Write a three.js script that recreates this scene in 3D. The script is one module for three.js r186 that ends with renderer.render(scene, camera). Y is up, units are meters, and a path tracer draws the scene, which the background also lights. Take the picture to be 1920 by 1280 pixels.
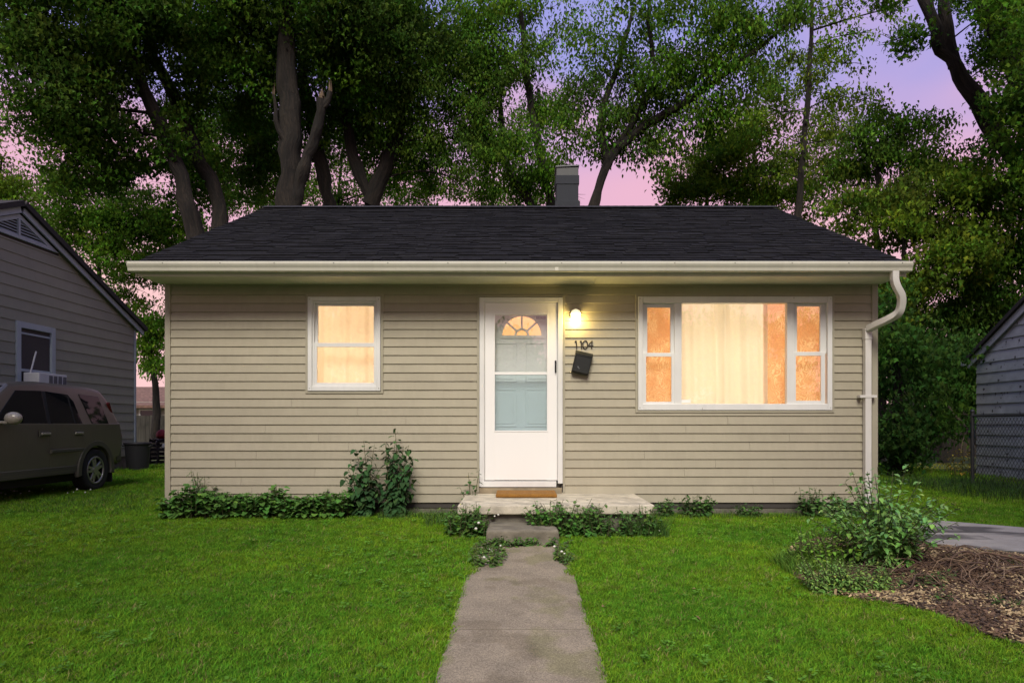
import * as THREE from 'three';
import { mergeGeometries } from 'three/addons/utils/BufferGeometryUtils.js';
import { RoundedBoxGeometry } from 'three/addons/geometries/RoundedBoxGeometry.js';

// ---------------------------------------------------------------- camera, sky, sun, exposure
const scene = new THREE.Scene();
const CAMY = 1.06, F = 1280, CX = 968, HZ = 795;          // lens: 24 mm equivalent, shifted
const camera = new THREE.PerspectiveCamera(2 * Math.atan(640 / F) * 180 / Math.PI, 1.5, 0.05, 900);
camera.position.set(0, CAMY, 0);
camera.lookAt(0, CAMY, -10);
camera.setViewOffset(1920, 1280, 960 - CX, 640 - HZ, 1920, 1280);
camera.updateProjectionMatrix();

const renderer = new THREE.WebGLRenderer({ antialias: true });
renderer.toneMapping = THREE.LinearToneMapping;
renderer.toneMappingExposure = 1.3;
renderer.shadowMap.enabled = true;

// seeded random numbers and noise
function mulberry(a) { return () => { a |= 0; a = a + 0x6D2B79F5 | 0; let t = Math.imul(a ^ a >>> 15, 1 | a); t = t + Math.imul(t ^ t >>> 7, 61 | t) ^ t; return ((t ^ t >>> 14) >>> 0) / 4294967296; }; }
let R = mulberry(7);
const rr = (a, b) => a + (b - a) * R();
function hash(x, y, z = 0) { let h = Math.imul(x, 374761393) ^ Math.imul(y, 668265263) ^ Math.imul(z, 2147483647 - 1013); h = Math.imul(h ^ h >>> 13, 1274126177); return ((h ^ h >>> 16) >>> 0) / 4294967296; }
const sm = (t) => t * t * (3 - 2 * t), lerp = (a, b, t) => a + (b - a) * t, clamp = (x, a, b) => Math.min(b, Math.max(a, x));
function vnoise(x, y, px = 0, py = 0) {
  const xi = Math.floor(x), yi = Math.floor(y), fx = sm(x - xi), fy = sm(y - yi);
  const w = (v, p) => p ? ((v % p) + p) % p : v;
  const a = hash(w(xi, px), w(yi, py)), b = hash(w(xi + 1, px), w(yi, py)), c = hash(w(xi, px), w(yi + 1, py)), d = hash(w(xi + 1, px), w(yi + 1, py));
  return lerp(lerp(a, b, fx), lerp(c, d, fx), fy);
}
function vnoise3(x, y, z) {
  const xi = Math.floor(x), yi = Math.floor(y), zi = Math.floor(z), fx = sm(x - xi), fy = sm(y - yi), fz = sm(z - zi);
  const s = (k) => lerp(lerp(hash(xi, yi, k), hash(xi + 1, yi, k), fx), lerp(hash(xi, yi + 1, k), hash(xi + 1, yi + 1, k), fx), fy);
  return lerp(s(zi), s(zi + 1), fz);
}
function fbm(x, y, o = 4, p = 0) { let v = 0, a = 0.5, f = 1, n = 0; for (let i = 0; i < o; i++) { v += a * vnoise(x * f + i * 17.3 * (p ? 0 : 1), y * f, p * f, p * f); n += a; a *= 0.5; f *= 2; } return v / n; }

// the sky: violet blue overhead, pink towards the horizon, with soft streaks of cloud
{
  const W = 1024, H = 512, d = new Float32Array(W * H * 4);
  const top = [0.17, 0.21, 0.44], mid = [0.23, 0.24, 0.52], pink = [0.56, 0.32, 0.42], low = [0.66, 0.41, 0.41];
  for (let j = 0; j < H; j++) {
    const el = (j + 0.5) / H * 180 - 90;
    for (let i = 0; i < W; i++) {
      const az = i / W;
      const n = fbm(az * 24, el * 0.16 + 40, 4, 0) * 0.5 + fbm(az * 24 - 24, el * 0.16 + 40, 4, 0) * 0.5;
      const n1 = lerp(fbm(az * 24, el * 0.2 + 9, 4), fbm(az * 24 - 24, el * 0.2 + 9, 4), az);
      const e = el + (n1 - 0.5) * 15;
      const c = [0, 1, 2].map((k) => {
        let v = e < 8 ? low[k] : e < 17 ? lerp(low[k], pink[k], (e - 8) / 9) : e < 30 ? lerp(pink[k], mid[k], sm((e - 17) / 13)) : e < 70 ? lerp(mid[k], top[k], (e - 30) / 40) : top[k];
        if (el < 0) v = lerp(v, 0.12, clamp(-el / 6, 0, 1));
        return v;
      });
      const q = (j * W + i) * 4, up = 1.18; d[q] = c[0] * up; d[q + 1] = c[1] * up; d[q + 2] = c[2] * up; d[q + 3] = 1;
    }
  }
  const t = new THREE.DataTexture(d, W, H, THREE.RGBAFormat, THREE.FloatType);
  t.mapping = THREE.EquirectangularReflectionMapping; t.magFilter = THREE.LinearFilter; t.needsUpdate = true;
  scene.background = t; scene.environment = t;
}
// broad soft evening light from the street side
const sun = new THREE.DirectionalLight(0xfff6e4, 3.0);
sun.position.set(-2.0, 21.5, 15); sun.target.position.set(0, 0, -8);
sun.castShadow = true; sun.shadow.radius = 45; sun.shadow.mapSize.set(2048, 2048);
Object.assign(sun.shadow.camera, { left: -30, right: 30, top: 30, bottom: -30, near: 1, far: 90 });
scene.add(sun, sun.target);

// ---------------------------------------------------------------- helpers
const names = new Map();
function numbered(n) { const k = names.get(n) || 0; names.set(n, k + 1); return k ? n + '_' + String(k).padStart(3, '0') : n; }
function thing(name, label, category, pos = [0, 0, 0], turn = 0, group) {
  const o = new THREE.Group(); o.name = numbered(name); o.position.set(...pos); o.rotation.y = turn; scene.add(o);
  o.userData = { label, category }; if (group) o.userData.group = group; return o;
}
function part(name, geo, mat, parent) {
  const m = new THREE.Mesh(Array.isArray(geo) ? merge(geo) : geo, mat); m.name = parent ? name : numbered(name);
  m.castShadow = m.receiveShadow = true; (parent || scene).add(m); return m;
}
function top(name, geo, mat, label, category, group) {
  const m = part(name, geo, mat, null); m.userData = { label, category }; if (group) m.userData.group = group; return m;
}
function structure(name, geo, mat, label, category) { const m = part(name, geo, mat, null); m.userData = { kind: 'structure', label, category }; return m; }
function merge(list) {
  const all = list.map((g) => { const q = g.index ? g.toNonIndexed() : g; for (const k of Object.keys(q.attributes)) if (!['position', 'normal', 'uv', 'color'].includes(k)) q.deleteAttribute(k); return q; });
  const hasC = all.some((g) => g.attributes.color);
  for (const g of all) if (hasC && !g.attributes.color) g.setAttribute('color', new THREE.BufferAttribute(new Float32Array(g.attributes.position.count * 3).fill(1), 3));
  return mergeGeometries(all);
}
// box given by its two corners; uv in metres on every face
function bx(x0, x1, y0, y1, z0, z1, bevel = 0) {
  const w = x1 - x0, h = y1 - y0, d = z1 - z0;
  const g = bevel ? new RoundedBoxGeometry(w, h, d, 1, bevel) : new THREE.BoxGeometry(w, h, d);
  g.translate((x0 + x1) / 2, (y0 + y1) / 2, (z0 + z1) / 2);
  return uvMetres(g);
}
function uvMetres(g) {
  if (g.index) g = g.toNonIndexed();
  const p = g.attributes.position, n = g.attributes.normal, uv = new Float32Array(p.count * 2);
  for (let i = 0; i < p.count; i++) {
    const ax = Math.abs(n.getX(i)), ay = Math.abs(n.getY(i)), az = Math.abs(n.getZ(i));
    const x = p.getX(i), y = p.getY(i), z = p.getZ(i);
    if (az >= ax && az >= ay) { uv[2 * i] = x; uv[2 * i + 1] = y; } else if (ay >= ax) { uv[2 * i] = x; uv[2 * i + 1] = z; } else { uv[2 * i] = z; uv[2 * i + 1] = y; }
  }
  g.setAttribute('uv', new THREE.BufferAttribute(uv, 2)); return g;
}
function tube(pts, rad, seg = 6, tubular) {
  // tapered tube along a smooth curve; rad is a number or a list of radii along it
  const c = new THREE.CatmullRomCurve3(pts.map((p) => new THREE.Vector3(...p)), false, 'centripetal'), N = tubular || (pts.length - 1) * 4;
  const g = new THREE.TubeGeometry(c, N, 1, seg, false), p = g.attributes.position, v = new THREE.Vector3();
  for (let i = 0; i <= N; i++) {
    const t = i / N, ctr = c.getPointAt(t), k = t * ((rad.length || 1) - 1), a = Math.floor(k);
    const r = rad.length ? lerp(rad[a], rad[Math.min(a + 1, rad.length - 1)], k - a) : rad;
    for (let j = 0; j <= seg; j++) { const q = i * (seg + 1) + j; v.fromBufferAttribute(p, q).sub(ctr).multiplyScalar(r).add(ctr); p.setXYZ(q, v.x, v.y, v.z); }
  }
  const L = c.getLength(), uv = g.attributes.uv, rm = rad.length ? rad[0] : rad;
  for (let i = 0; i < uv.count; i++) uv.setXY(i, uv.getY(i) * Math.PI * 2 * rm, uv.getX(i) * L);
  return g;
}
function tint(g, c) { const a = new Float32Array(g.attributes.position.count * 3); for (let i = 0; i < a.length; i += 3) { a[i] = c[0]; a[i + 1] = c[1]; a[i + 2] = c[2]; } g.setAttribute('color', new THREE.BufferAttribute(a, 3)); return g; }
// four bars round an opening (outer rectangle, bar widths)
function ring(x0, x1, y0, y1, l, r, b, t, z0, z1, bevel = 0.004) {
  return [bx(x0, x0 + l, y0, y1, z0, z1, bevel), bx(x1 - r, x1, y0, y1, z0, z1, bevel), bx(x0 + l - 0.001, x1 - r + 0.001, y0, y0 + b, z0 + 0.001, z1 - 0.001, bevel), bx(x0 + l - 0.001, x1 - r + 0.001, y1 - t, y1, z0 + 0.001, z1 - 0.001, bevel)];
}
// textures
function tex(w, h, fn, srgb = true, repeat) {
  const d = new Uint8Array(w * h * 4);
  for (let j = 0; j < h; j++) for (let i = 0; i < w; i++) { const c = fn(i / w, j / h, i, j), q = (j * w + i) * 4; for (let k = 0; k < 3; k++) d[q + k] = clamp(Math.round((c.length ? c[k] : c) * 255), 0, 255); d[q + 3] = 255; }
  const t = new THREE.DataTexture(d, w, h); t.wrapS = t.wrapT = THREE.RepeatWrapping; t.magFilter = THREE.LinearFilter; t.minFilter = THREE.LinearFilter;
  if (srgb) t.colorSpace = THREE.SRGBColorSpace; if (repeat) t.repeat.set(...repeat); t.needsUpdate = true; return t;
}
const lin = (r, g, b) => new THREE.Color().setRGB(r, g, b);
const std = (o) => new THREE.MeshStandardMaterial(o), phy = (o) => new THREE.MeshPhysicalMaterial(o);

// from the photograph's measurements to places: a point seen at (px, py) that stands z metres away
const P = (px, py, z) => [(px - CX) / F * z, CAMY - (py - HZ) / F * z, -z];
const HX = (px) => (px - CX) / 160, HY = (py) => CAMY - (py - HZ) / 160;   // on the front wall, 8 m away
const WZ = -8;
// the lawn rises gently towards the house
function gh(x, z) { const Z = -z; return Z < 8 ? -0.035 * (8 - Math.max(Z, -4)) : 0; }
function onGround(px, py) { // where a ground point seen at (px, py) lies
  const k = (py - HZ) / F; let Z = (CAMY + 0.28) / (k + 0.035); if (Z > 8) Z = CAMY / k; return [(px - CX) / F * Z, gh(0, -Z), -Z];
}

// ---------------------------------------------------------------- materials of the houses
const grime = tex(512, 512, (u, v) => { const a = fbm(u * 8, v * 8, 5, 8), b = fbm(u * 64, v * 8 + 3, 2, 0); const s = 0.94 + 0.07 * (a - 0.5) + 0.03 * (b - 0.5); return [s, s, s * 0.992]; });
grime.repeat.set(0.45, 0.45);
const grainBump = tex(512, 256, (u, v) => { const w = fbm(u * 6, v * 90 + fbm(u * 4, v * 10, 3) * 6, 3); return 0.5 + 0.5 * (w - 0.5); }, false, [0.8, 2.2]);
const sidingMats = [[0.392, 0.360, 0.268], [0.380, 0.350, 0.260], [0.402, 0.370, 0.276]].map((c) => std({ color: lin(...c), roughness: 0.62, map: grime, bumpMap: grainBump, bumpScale: 0.0012 }));
const trimTan = std({ color: lin(0.40, 0.375, 0.285), roughness: 0.6, map: grime });
const white = std({ color: lin(0.78, 0.79, 0.78), roughness: 0.42, map: grime });
const whitePaint = std({ color: lin(0.80, 0.80, 0.78), roughness: 0.38 });
const gutterWhite = std({ color: lin(0.66, 0.65, 0.56), roughness: 0.45, map: grime });
const darkGap = std({ color: lin(0.05, 0.045, 0.04), roughness: 0.9 });
const concreteTex = tex(1024, 1024, (u, v) => { const a = fbm(u * 10, v * 10, 5, 10), s = hash(Math.floor(u * 1024), Math.floor(v * 1024)), p = vnoise(u * 240, v * 240, 240, 240); let k = 0.80 + (a - 0.5) * 0.35 + (s - 0.5) * 0.14; if (p < 0.08) k -= 0.28; return [k, k * 0.985, k * 0.955]; });
const concreteBump = tex(512, 512, (u, v) => 0.5 + 0.4 * (fbm(u * 20, v * 20, 4, 20) - 0.5) + 0.3 * (vnoise(u * 200, v * 200, 200, 200) - 0.5), false);
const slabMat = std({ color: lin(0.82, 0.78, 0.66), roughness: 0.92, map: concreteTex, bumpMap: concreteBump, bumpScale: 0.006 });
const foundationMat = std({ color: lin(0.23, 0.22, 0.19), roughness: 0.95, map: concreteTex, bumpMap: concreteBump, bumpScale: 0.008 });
const interiorMat = std({ color: lin(0.72, 0.62, 0.46), roughness: 0.9 });
const pane = phy({ color: lin(0.97, 0.98, 0.97), roughness: 0.0, transmission: 1, thickness: 0, ior: 1.9 });

// one lapped board: corners along the wall (u), height (v), standing proud (w) more at its lower edge
function lapBoard(u0b, u1b, u0t, u1t, v0, v1, tb, tt) {
  const A = [u0b, v0, 0], B = [u1b, v0, 0], C = [u1t, v1, 0], D = [u0t, v1, 0], r = 0.004;
  const a = [u0b, v0 + r, tb], b = [u1b, v0 + r, tb], c = [u1t, v1, tt], d = [u0t, v1, tt], a2 = [u0b, v0, tb - r], b2 = [u1b, v0, tb - r];
  const f = [], q = (w, x, y, z) => f.push(w, x, y, w, y, z);
  q(a, b, c, d); q(a2, b2, b, a); q(A, B, b2, a2); q(D, d, c, C); q(A, a, d, D); f.push(A, a2, a); q(B, C, c, b); f.push(B, b, b2); q(A, D, C, B);
  const g = new THREE.BufferGeometry(), pos = new Float32Array(f.length * 3), uv = new Float32Array(f.length * 2), o = hash(Math.round(u0b * 100), Math.round(v0 * 1000)) * 7;
  f.forEach((p, i) => { pos.set(p, i * 3); uv[2 * i] = p[0] + o; uv[2 * i + 1] = p[1] + p[2] + o * 0.37; });
  g.setAttribute('position', new THREE.BufferAttribute(pos, 3)); g.setAttribute('uv', new THREE.BufferAttribute(uv, 2)); g.computeVertexNormals(); return g;
}
// boards over a wall; left(v), right(v) give its outline, holes are rectangles [u0,u1,v0,v1]
function clad(parent, v0, v1, step, left, right, holes, mats, tb, tt, lift = 0) {
  for (let v = v0, n = 0; v < v1 - 0.005; v += step, n++) {
    const t = Math.min(v + step, v1), jog = (hash(n, 91) - 0.5) * 0.003, th = (y) => lerp(tb + jog, tt, (y - v) / step), mat = mats[Math.floor(hash(n, 77) * mats.length)];
    const put = (a0, a1, b0, b1, y0, y1) => { if (a1 - a0 < 0.012 && b1 - b0 < 0.012) return; if (y1 - y0 < 0.008) return; const m = part('siding_board', lapBoard(a0, a1, b0, b1, y0, y1, th(y0), Math.max(0.003, th(y1))), mat, parent); m.position.z = lift; };
    let segs = [[null, null]]; const cut = holes.filter((h) => h[2] < t - 0.004 && h[3] > v + 0.004).sort((a, b) => a[0] - b[0]);
    let cur = null;
    const whole = put; const seam = (a0, a1, b0, b1, y0, y1) => { // long runs are lapped from two or three lengths
      if (a1 - a0 < 2.4 || tb > 0.0185 || step > 0.15) return whole(a0, a1, b0, b1, y0, y1); const s = lerp(a0 + 0.7, a1 - 0.7, hash(n * 3 + Math.round(a0 * 10), 41)); whole(a0, s - 0.0012, b0, s - 0.0012, y0, y1); whole(s + 0.0012, a1, s + 0.0012, b1, y0, y1); };
    const go = (from, to) => { const a0 = from ?? left(v), b0 = from ?? left(t), a1 = to ?? right(v), b1 = to ?? right(t); if (a1 > a0) seam(a0, a1, b0, Math.max(b0, b1), v, t); };
    for (const h of cut) { go(cur, h[0]); if (h[2] > v + 0.008) put(h[0], h[1], h[0], h[1], v, h[2]); if (h[3] < t - 0.008) put(h[0], h[1], h[0], h[1], h[3], t); cur = h[1]; }
    go(cur, null);
  }
}
function wallCore(outline, holes, depth) {
  const s = new THREE.Shape(outline.map((p) => new THREE.Vector2(...p)));
  for (const h of holes) s.holes.push(new THREE.Path([[h[0], h[2]], [h[0], h[3]], [h[1], h[3]], [h[1], h[2]]].map((p) => new THREE.Vector2(...p))));
  return new THREE.ExtrudeGeometry(s, { depth, bevelEnabled: false });
}

// ---------------------------------------------------------------- the house
const XL = HX(310), XR = HX(1645), SID0 = HY(942), SOF = 2.705;
const house = thing('house', 'small tan sided house with dark shingle roof and white door', 'house', [0, 0, WZ]);
{
  const H = house;
  const winS = [HX(578), HX(714), HY(733), HY(557)], winP = [HX(1196), HX(1559), HY(769), HY(556.5)], dr = [HX(899), HX(1055), HY(921), HY(558)];
  const chan = (w, e) => [w[0] - e, w[1] + e, w[2] - e, w[3] + e];
  // front wall with its openings, boards on it
  const front = part('front_wall', wallCore([[XL + 0.02, 0.08], [XR - 0.02, 0.08], [XR - 0.02, SOF + 0.02], [XL + 0.02, SOF + 0.02]], [winS, winP, [dr[0], dr[1], 0.2, dr[3]]].map((w) => [w[0] + 0.015, w[1] - 0.015, w[2] + 0.015, w[3] - 0.015]), 0.14).translate(0, 0, -0.141), darkGap, H);
  clad(front, SID0, SOF - 0.004, 0.10135, () => XL + 0.058, () => XR - 0.062, [chan(winS, 0.012), chan(winP, 0.012), chan(dr, 0.012)], sidingMats, 0.018, 0.004);
  // side and back walls, floor and ceiling
  const D = 6.8;
  const gable = [[0, 0.08], [D, 0.08], [D, 2.75], [D / 2, 4.5], [0, 2.75]];
  for (const [x, n] of [[XL + 0.02, 0], [XR - 0.14, 1]]) {
    const g = wallCore(gable, [], 0.12); g.rotateY(Math.PI / 2); g.translate(x, 0, -0.15);
    part('side_wall', uvMetres(g), trimTan, H);
  }
  part('back_wall', bx(XL + 0.15, XR - 0.15, 0.08, 2.75, -D - 0.1, -D + 0.04), trimTan, H);
  part('floor', bx(XL + 0.15, XR - 0.15, 0.12, 0.24, -D + 0.05, -0.15), interiorMat, H);
  part('ceiling', bx(XL + 0.15, XR - 0.15, 2.62, 2.70, -D + 0.05, -0.15), interiorMat, H);
  part('inner_wall', bx(-1.2, -1.1, 0.25, 2.61, -D + 0.06, -0.16), interiorMat, H);
  part('inner_wall', bx(1.02, 1.12, 0.25, 2.61, -D + 0.06, -0.16), interiorMat, H);
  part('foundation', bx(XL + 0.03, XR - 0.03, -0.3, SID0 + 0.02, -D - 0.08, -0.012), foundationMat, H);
  for (const [a, b] of [[XL, XL + 0.066], [XR - 0.07, XR]]) part('corner_post', [bx(a, b, SID0 - 0.01, SOF, -0.08, 0.026, 0.006)], trimTan, H);
  part('frieze', [bx(XL + 0.067, XR - 0.071, SOF - 0.022, SOF - 0.001, -0.02, 0.02, 0.003)], trimTan, H);
  // channel trim round the openings, tan
  const drC = chan(dr, 0.028);
  part('window_trim', ring(...chan(winS, 0.03), 0.028, 0.028, 0.028, 0.028, -0.02, 0.024, 0.004), trimTan, H);
  part('window_trim', ring(...chan(winP, 0.03), 0.028, 0.028, 0.028, 0.028, -0.02, 0.024, 0.004), trimTan, H);
  part('door_trim', [bx(drC[0], drC[0] + 0.026, 0.26, drC[3], -0.02, 0.024, 0.004), bx(drC[1] - 0.026, drC[1], 0.26, drC[3], -0.02, 0.024, 0.004), bx(drC[0] + 0.025, drC[1] - 0.025, drC[3] - 0.024, drC[3], -0.02, 0.023, 0.004)], trimTan, H);

  // ---- roof: deck, shingles, fascia, soffit, gutter
  const RX0 = -4.19, RX1 = 4.29, zE = 0.5, yE = 2.845, zR = -3.41, yR = 4.69;
  const slope = Math.atan2(yR - yE, zE - zR), L = Math.hypot(yR - yE, zE - zR), back = [-7.32, yE];
  const roofMat = std({ color: lin(0.022, 0.022, 0.027), roughness: 0.95 });
  const deck = new THREE.ExtrudeGeometry(new THREE.Shape([[zE - 0.01, yE - 0.03], [zR, yR - 0.03], [back[0], back[1] - 0.03], [back[0], back[1] - 0.13], [zR, yR - 0.17], [zE - 0.01, yE - 0.13]].map((p) => new THREE.Vector2(-p[0], p[1]))), { depth: RX1 - RX0 - 0.04, bevelEnabled: false });
  deck.rotateY(Math.PI / 2); deck.translate(RX0 + 0.02, 0, 0);
  const roof = part('roof', uvMetres(deck), roofMat, H);
  {
    const grit = tex(256, 256, (u, v, i, j) => { const k = 0.72 + 0.5 * (hash(i, j) - 0.5) + 0.35 * (fbm(u * 16, v * 16, 3, 16) - 0.5); return [k, k, k * 1.02]; }); grit.repeat.set(1.3, 1.3);
    const list = [], rows = 33, e = L / rows, rs = mulberry(21);
    for (let side = 0; side < 2; side++) for (let k = 0; k < rows; k++) {
      let x = RX0 - 0.02 + rs() * 0.0; const off = rs() * 0.3; let first = true;
      while (x < RX1 + 0.02) {
        let w = first ? 0.08 + off * 0.6 : 0.11 + rs() * 0.26; first = false; const x1 = Math.min(RX1 + 0.02, x + w); if (side && x1 - x < 0) break;
        const s0 = k * e - 0.004 + (rs() < 0.45 ? 0.0 : -0.018 * rs()), s1 = (k + 1) * e + 0.03, th = rs() < 0.5 ? 0.007 : 0.013;
        const g = bx(x + 0.001, x1 - 0.001, 0, th, -s1, -s0); 
        // lean each tab up at its lower edge, then onto the slope
        const p = g.attributes.position; for (let i = 0; i < p.count; i++) { const t = (-p.getZ(i) - s0) / (s1 - s0); p.setY(i, p.getY(i) + 0.011 * (1 - t) - 0.022); }
        g.rotateX(slope); g.translate(0, yE, zE);
        if (side) { const q = g.attributes.position; for (let i = 0; i < q.count; i++) q.setZ(i, 2 * zR - q.getZ(i)); g.scale(1, 1, 1); const idx = []; for (let i = 0; i < q.count; i += 3) idx.push(i, i + 2, i + 1); g.setIndex(idx); g.computeVertexNormals(); }
        const sh = 0.6 + rs() * 0.8, wb = 0.95 + rs() * 0.1; tint(g, [0.021 * sh, 0.0205 * sh, 0.0215 * sh * wb]); list.push(g); x = x1;
      }
    }
    const sh = part('shingle_courses', list, phy({ vertexColors: true, roughness: 0.95, specularIntensity: 0.35, map: grit, bumpMap: grit, bumpScale: 0.002 }), roof); sh.userData.kind = 'stuff';
    const caps = []; for (let x = RX0 - 0.02; x < RX1; x += 0.14) for (const s of [1, -1]) { const g = bx(x, Math.min(x + 0.17, RX1 + 0.03), 0, 0.006, s > 0 ? 0 : -0.16, s > 0 ? 0.16 : 0); g.rotateX(s * slope); g.rotateZ(0.02); g.translate(0, yR + 0.014 + 0.02 * -x * 0 - 0.02 * x, zR); const pp = g.attributes.position; caps.push(tint(g, [0.03, 0.03, 0.034])); }
    const cp = part('ridge_caps', caps, std({ vertexColors: true, roughness: 0.93, map: grit }), roof);
    for (const m of [cp]) m.position.y = 0;
  }
  part('drip_edge', [bx(RX0 - 0.01, RX1 + 0.01, yE - 0.05, yE - 0.028, zE - 0.012, zE + 0.012)], std({ color: lin(0.02, 0.02, 0.022), roughness: 0.7 }), H);
  for (const [x0, x1] of [[RX0 - 0.005, RX0 + 0.016], [RX1 - 0.016, RX1 + 0.005]]) {
    const s = new THREE.Shape([[0.49, yE - 0.04], [zR, yR - 0.04], [-7.3, yE - 0.04], [-7.3, yE - 0.17], [zR, yR - 0.2], [0.49, yE - 0.17]].map((p) => new THREE.Vector2(-p[0], p[1])));
    const g = new THREE.ExtrudeGeometry(s, { depth: x1 - x0, bevelEnabled: false }); g.rotateY(Math.PI / 2); g.translate(x0, 0, 0); part('rake_board', uvMetres(g), gutterWhite, H);
  }
  part('fascia', [bx(RX0 + 0.02, RX1 - 0.02, SOF - 0.02, yE - 0.06, zE - 0.03, zE - 0.008, 0.003)], gutterWhite, H);
  const soff = part('soffit', [bx(RX0 + 0.021, RX1 - 0.021, SOF + 0.001, SOF + 0.016, -0.01, zE - 0.031)], std({ color: lin(0.76, 0.75, 0.60), roughness: 0.5, map: grime }), H);
  for (const [a, b] of [[RX0 + 0.021, 0.9], [0.902, RX1 - 0.021]]) part('soffit_panel', [bx(a, b, SOF - 0.011, SOF, 0.03, zE - 0.034, 0.003)], soff.material, soff);
  // gutter: an ogee channel
  {
    const prof = [[0, 0], [0.075, 0], [0.082, 0.006], [0.090, 0.035], [0.106, 0.062], [0.112, 0.078], [0.112, 0.100], [0.104, 0.104], [0.100, 0.098], [0.102, 0.080], [0.096, 0.066], [0.080, 0.038], [0.072, 0.010], [0.006, 0.010], [0.006, 0.10], [0, 0.10]];
    const GX0 = P(236, 0, 7.39)[0], GX1 = P(1714, 0, 7.39)[0];
    const g = new THREE.ExtrudeGeometry(new THREE.Shape(prof.map((p) => new THREE.Vector2(p[0], p[1]))), { depth: GX1 - GX0, bevelEnabled: false, steps: 1 });
    g.rotateY(-Math.PI / 2); g.scale(1, 1, 1); // profile x now along +z
    const p = g.attributes.position; // after rotateY(-90): x' = -z, z' = x
    for (let i = 0; i < p.count; i++) p.setX(i, p.getX(i) + GX1);
    g.translate(0, 2.722, zE + 0.0);
    const gut = part('gutter', uvMetres(g), gutterWhite, H);
    for (const x of [GX0 + 0.002, GX1 - 0.005]) { const s = new THREE.ExtrudeGeometry(new THREE.Shape(prof.slice(0, 8).concat([[0, 0.104]]).map((q) => new THREE.Vector2(q[0], q[1]))), { depth: 0.004, bevelEnabled: false }); s.rotateY(-Math.PI / 2); s.translate(x + 0.0035, 2.7215, zE + 0.0); part('end_cap', uvMetres(s), gutterWhite, gut); }
    const cr = mulberry(5); for (let x = GX0 + 0.35; x < GX1; x += 0.62) part('gutter_screw', new THREE.SphereGeometry(0.006, 6, 4).translate(x + cr() * 0.06, 2.806, zE + 0.1125), std({ color: lin(0.3, 0.3, 0.28), roughness: 0.5, metalness: 0.6 }), gut);
    // lapped joint between two lengths of gutter
    part('gutter_joint', [bx(0.42, 0.46, 2.724, 2.80, zE + 0.078, zE + 0.094, 0.003)], gutterWhite, gut);
  }
  // downspout
  {
    const path = [[4.13, 2.725, 0.555], [4.13, 2.63, 0.555], [4.155, 2.56, 0.55], [4.215, 2.47, 0.53], [4.235, 2.38, 0.50], [4.225, 2.29, 0.46], [4.17, 2.235, 0.36], [4.12, 2.20, 0.22], [4.085, 2.165, 0.09]].map((p) => new THREE.Vector3(...p));
    const c = new THREE.CatmullRomCurve3(path, false, 'centripetal'), n = 40, pos = [], idx = [], sect = [];
    const sh = [[-0.036, -0.030], [-0.030, -0.036], [0.030, -0.036], [0.036, -0.030], [0.036, 0.030], [0.030, 0.036], [-0.030, 0.036], [-0.036, 0.030]];
    const spoutMat = std({ color: lin(0.74, 0.73, 0.69), roughness: 0.4, map: grime });
    for (let i = 0; i <= n; i++) {
      const t = i / n, o = c.getPointAt(t), tan = c.getTangentAt(t), rx = new THREE.Vector3(1, 0, 0).addScaledVector(tan, -tan.x).normalize(), ry = new THREE.Vector3().crossVectors(tan, rx);
      for (const s of sh) { const v = o.clone().addScaledVector(rx, s[0]).addScaledVector(ry, s[1]); pos.push(v.x, v.y, v.z); }
      if (i) for (let k = 0; k < 8; k++) { const a = (i - 1) * 8 + k, b = (i - 1) * 8 + (k + 1) % 8; idx.push(a, a + 8, b, b, a + 8, b + 8); }
    }
    const g = new THREE.BufferGeometry(); g.setAttribute('position', new THREE.Float32BufferAttribute(pos, 3)); g.setAttribute('uv', new THREE.Float32BufferAttribute(new Float32Array(pos.length / 3 * 2), 2)); g.setIndex(idx); g.computeVertexNormals();
    const sp = part('downspout', [bx(4.049, 4.123, 0.14, 2.10, 0.022, 0.094, 0.008)], spoutMat, H);
    part('elbow', g, spoutMat, sp);
    part('collar', [bx(4.045, 4.127, 2.04, 2.17, 0.019, 0.099, 0.008)], spoutMat, sp);
    part('strap', [bx(3.985, 4.18, HY(746), HY(741), 0.094, 0.099, 0.002), bx(3.985, 4.03, HY(746), HY(741), 0.02, 0.097, 0.002), bx(4.14, 4.18, HY(746), HY(741), 0.02, 0.097, 0.002)], spoutMat, sp);
  }

  // ---- small double-hung window
  {
    const [a, b, c, d] = winS, w = part('window', ring(a, b, c, d, 0.05, 0.05, 0.055, 0.05, -0.05, 0.036, 0.006), white, H);
    part('frame_step', ring(a + 0.05, b - 0.05, c + 0.055, d - 0.05, 0.022, 0.022, 0.02, 0.022, -0.06, 0.018, 0.003), white, w);
    const up = [HX(595), HX(700), HY(643.5), HY(573)], lo = [HX(594.5), HX(701), HY(717.5), HY(650.5)];
    part('sash', ring(up[0] - 0.035, up[1] + 0.035, up[2] - 0.03, up[3] + 0.03, 0.035, 0.035, 0.03, 0.03, -0.045, -0.012, 0.003), white, w);
    part('sash', ring(lo[0] - 0.035, lo[1] + 0.035, lo[2] - 0.04, lo[3] + 0.048, 0.035, 0.035, 0.04, 0.048, -0.011, 0.012, 0.003), white, w);
    part('pane', bx(up[0] - 0.01, up[1] + 0.01, up[2] - 0.01, up[3] + 0.01, -0.031, -0.029), pane, w);
    part('pane', bx(lo[0] - 0.01, lo[1] + 0.01, lo[2] - 0.01, lo[3] + 0.01, -0.001, 0.001), pane, w);
    // pale blind behind the glass, lit from the room
    const g = new THREE.PlaneGeometry(b - a - 0.06, d - c - 0.06, 60, 2), p = g.attributes.position;
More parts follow.
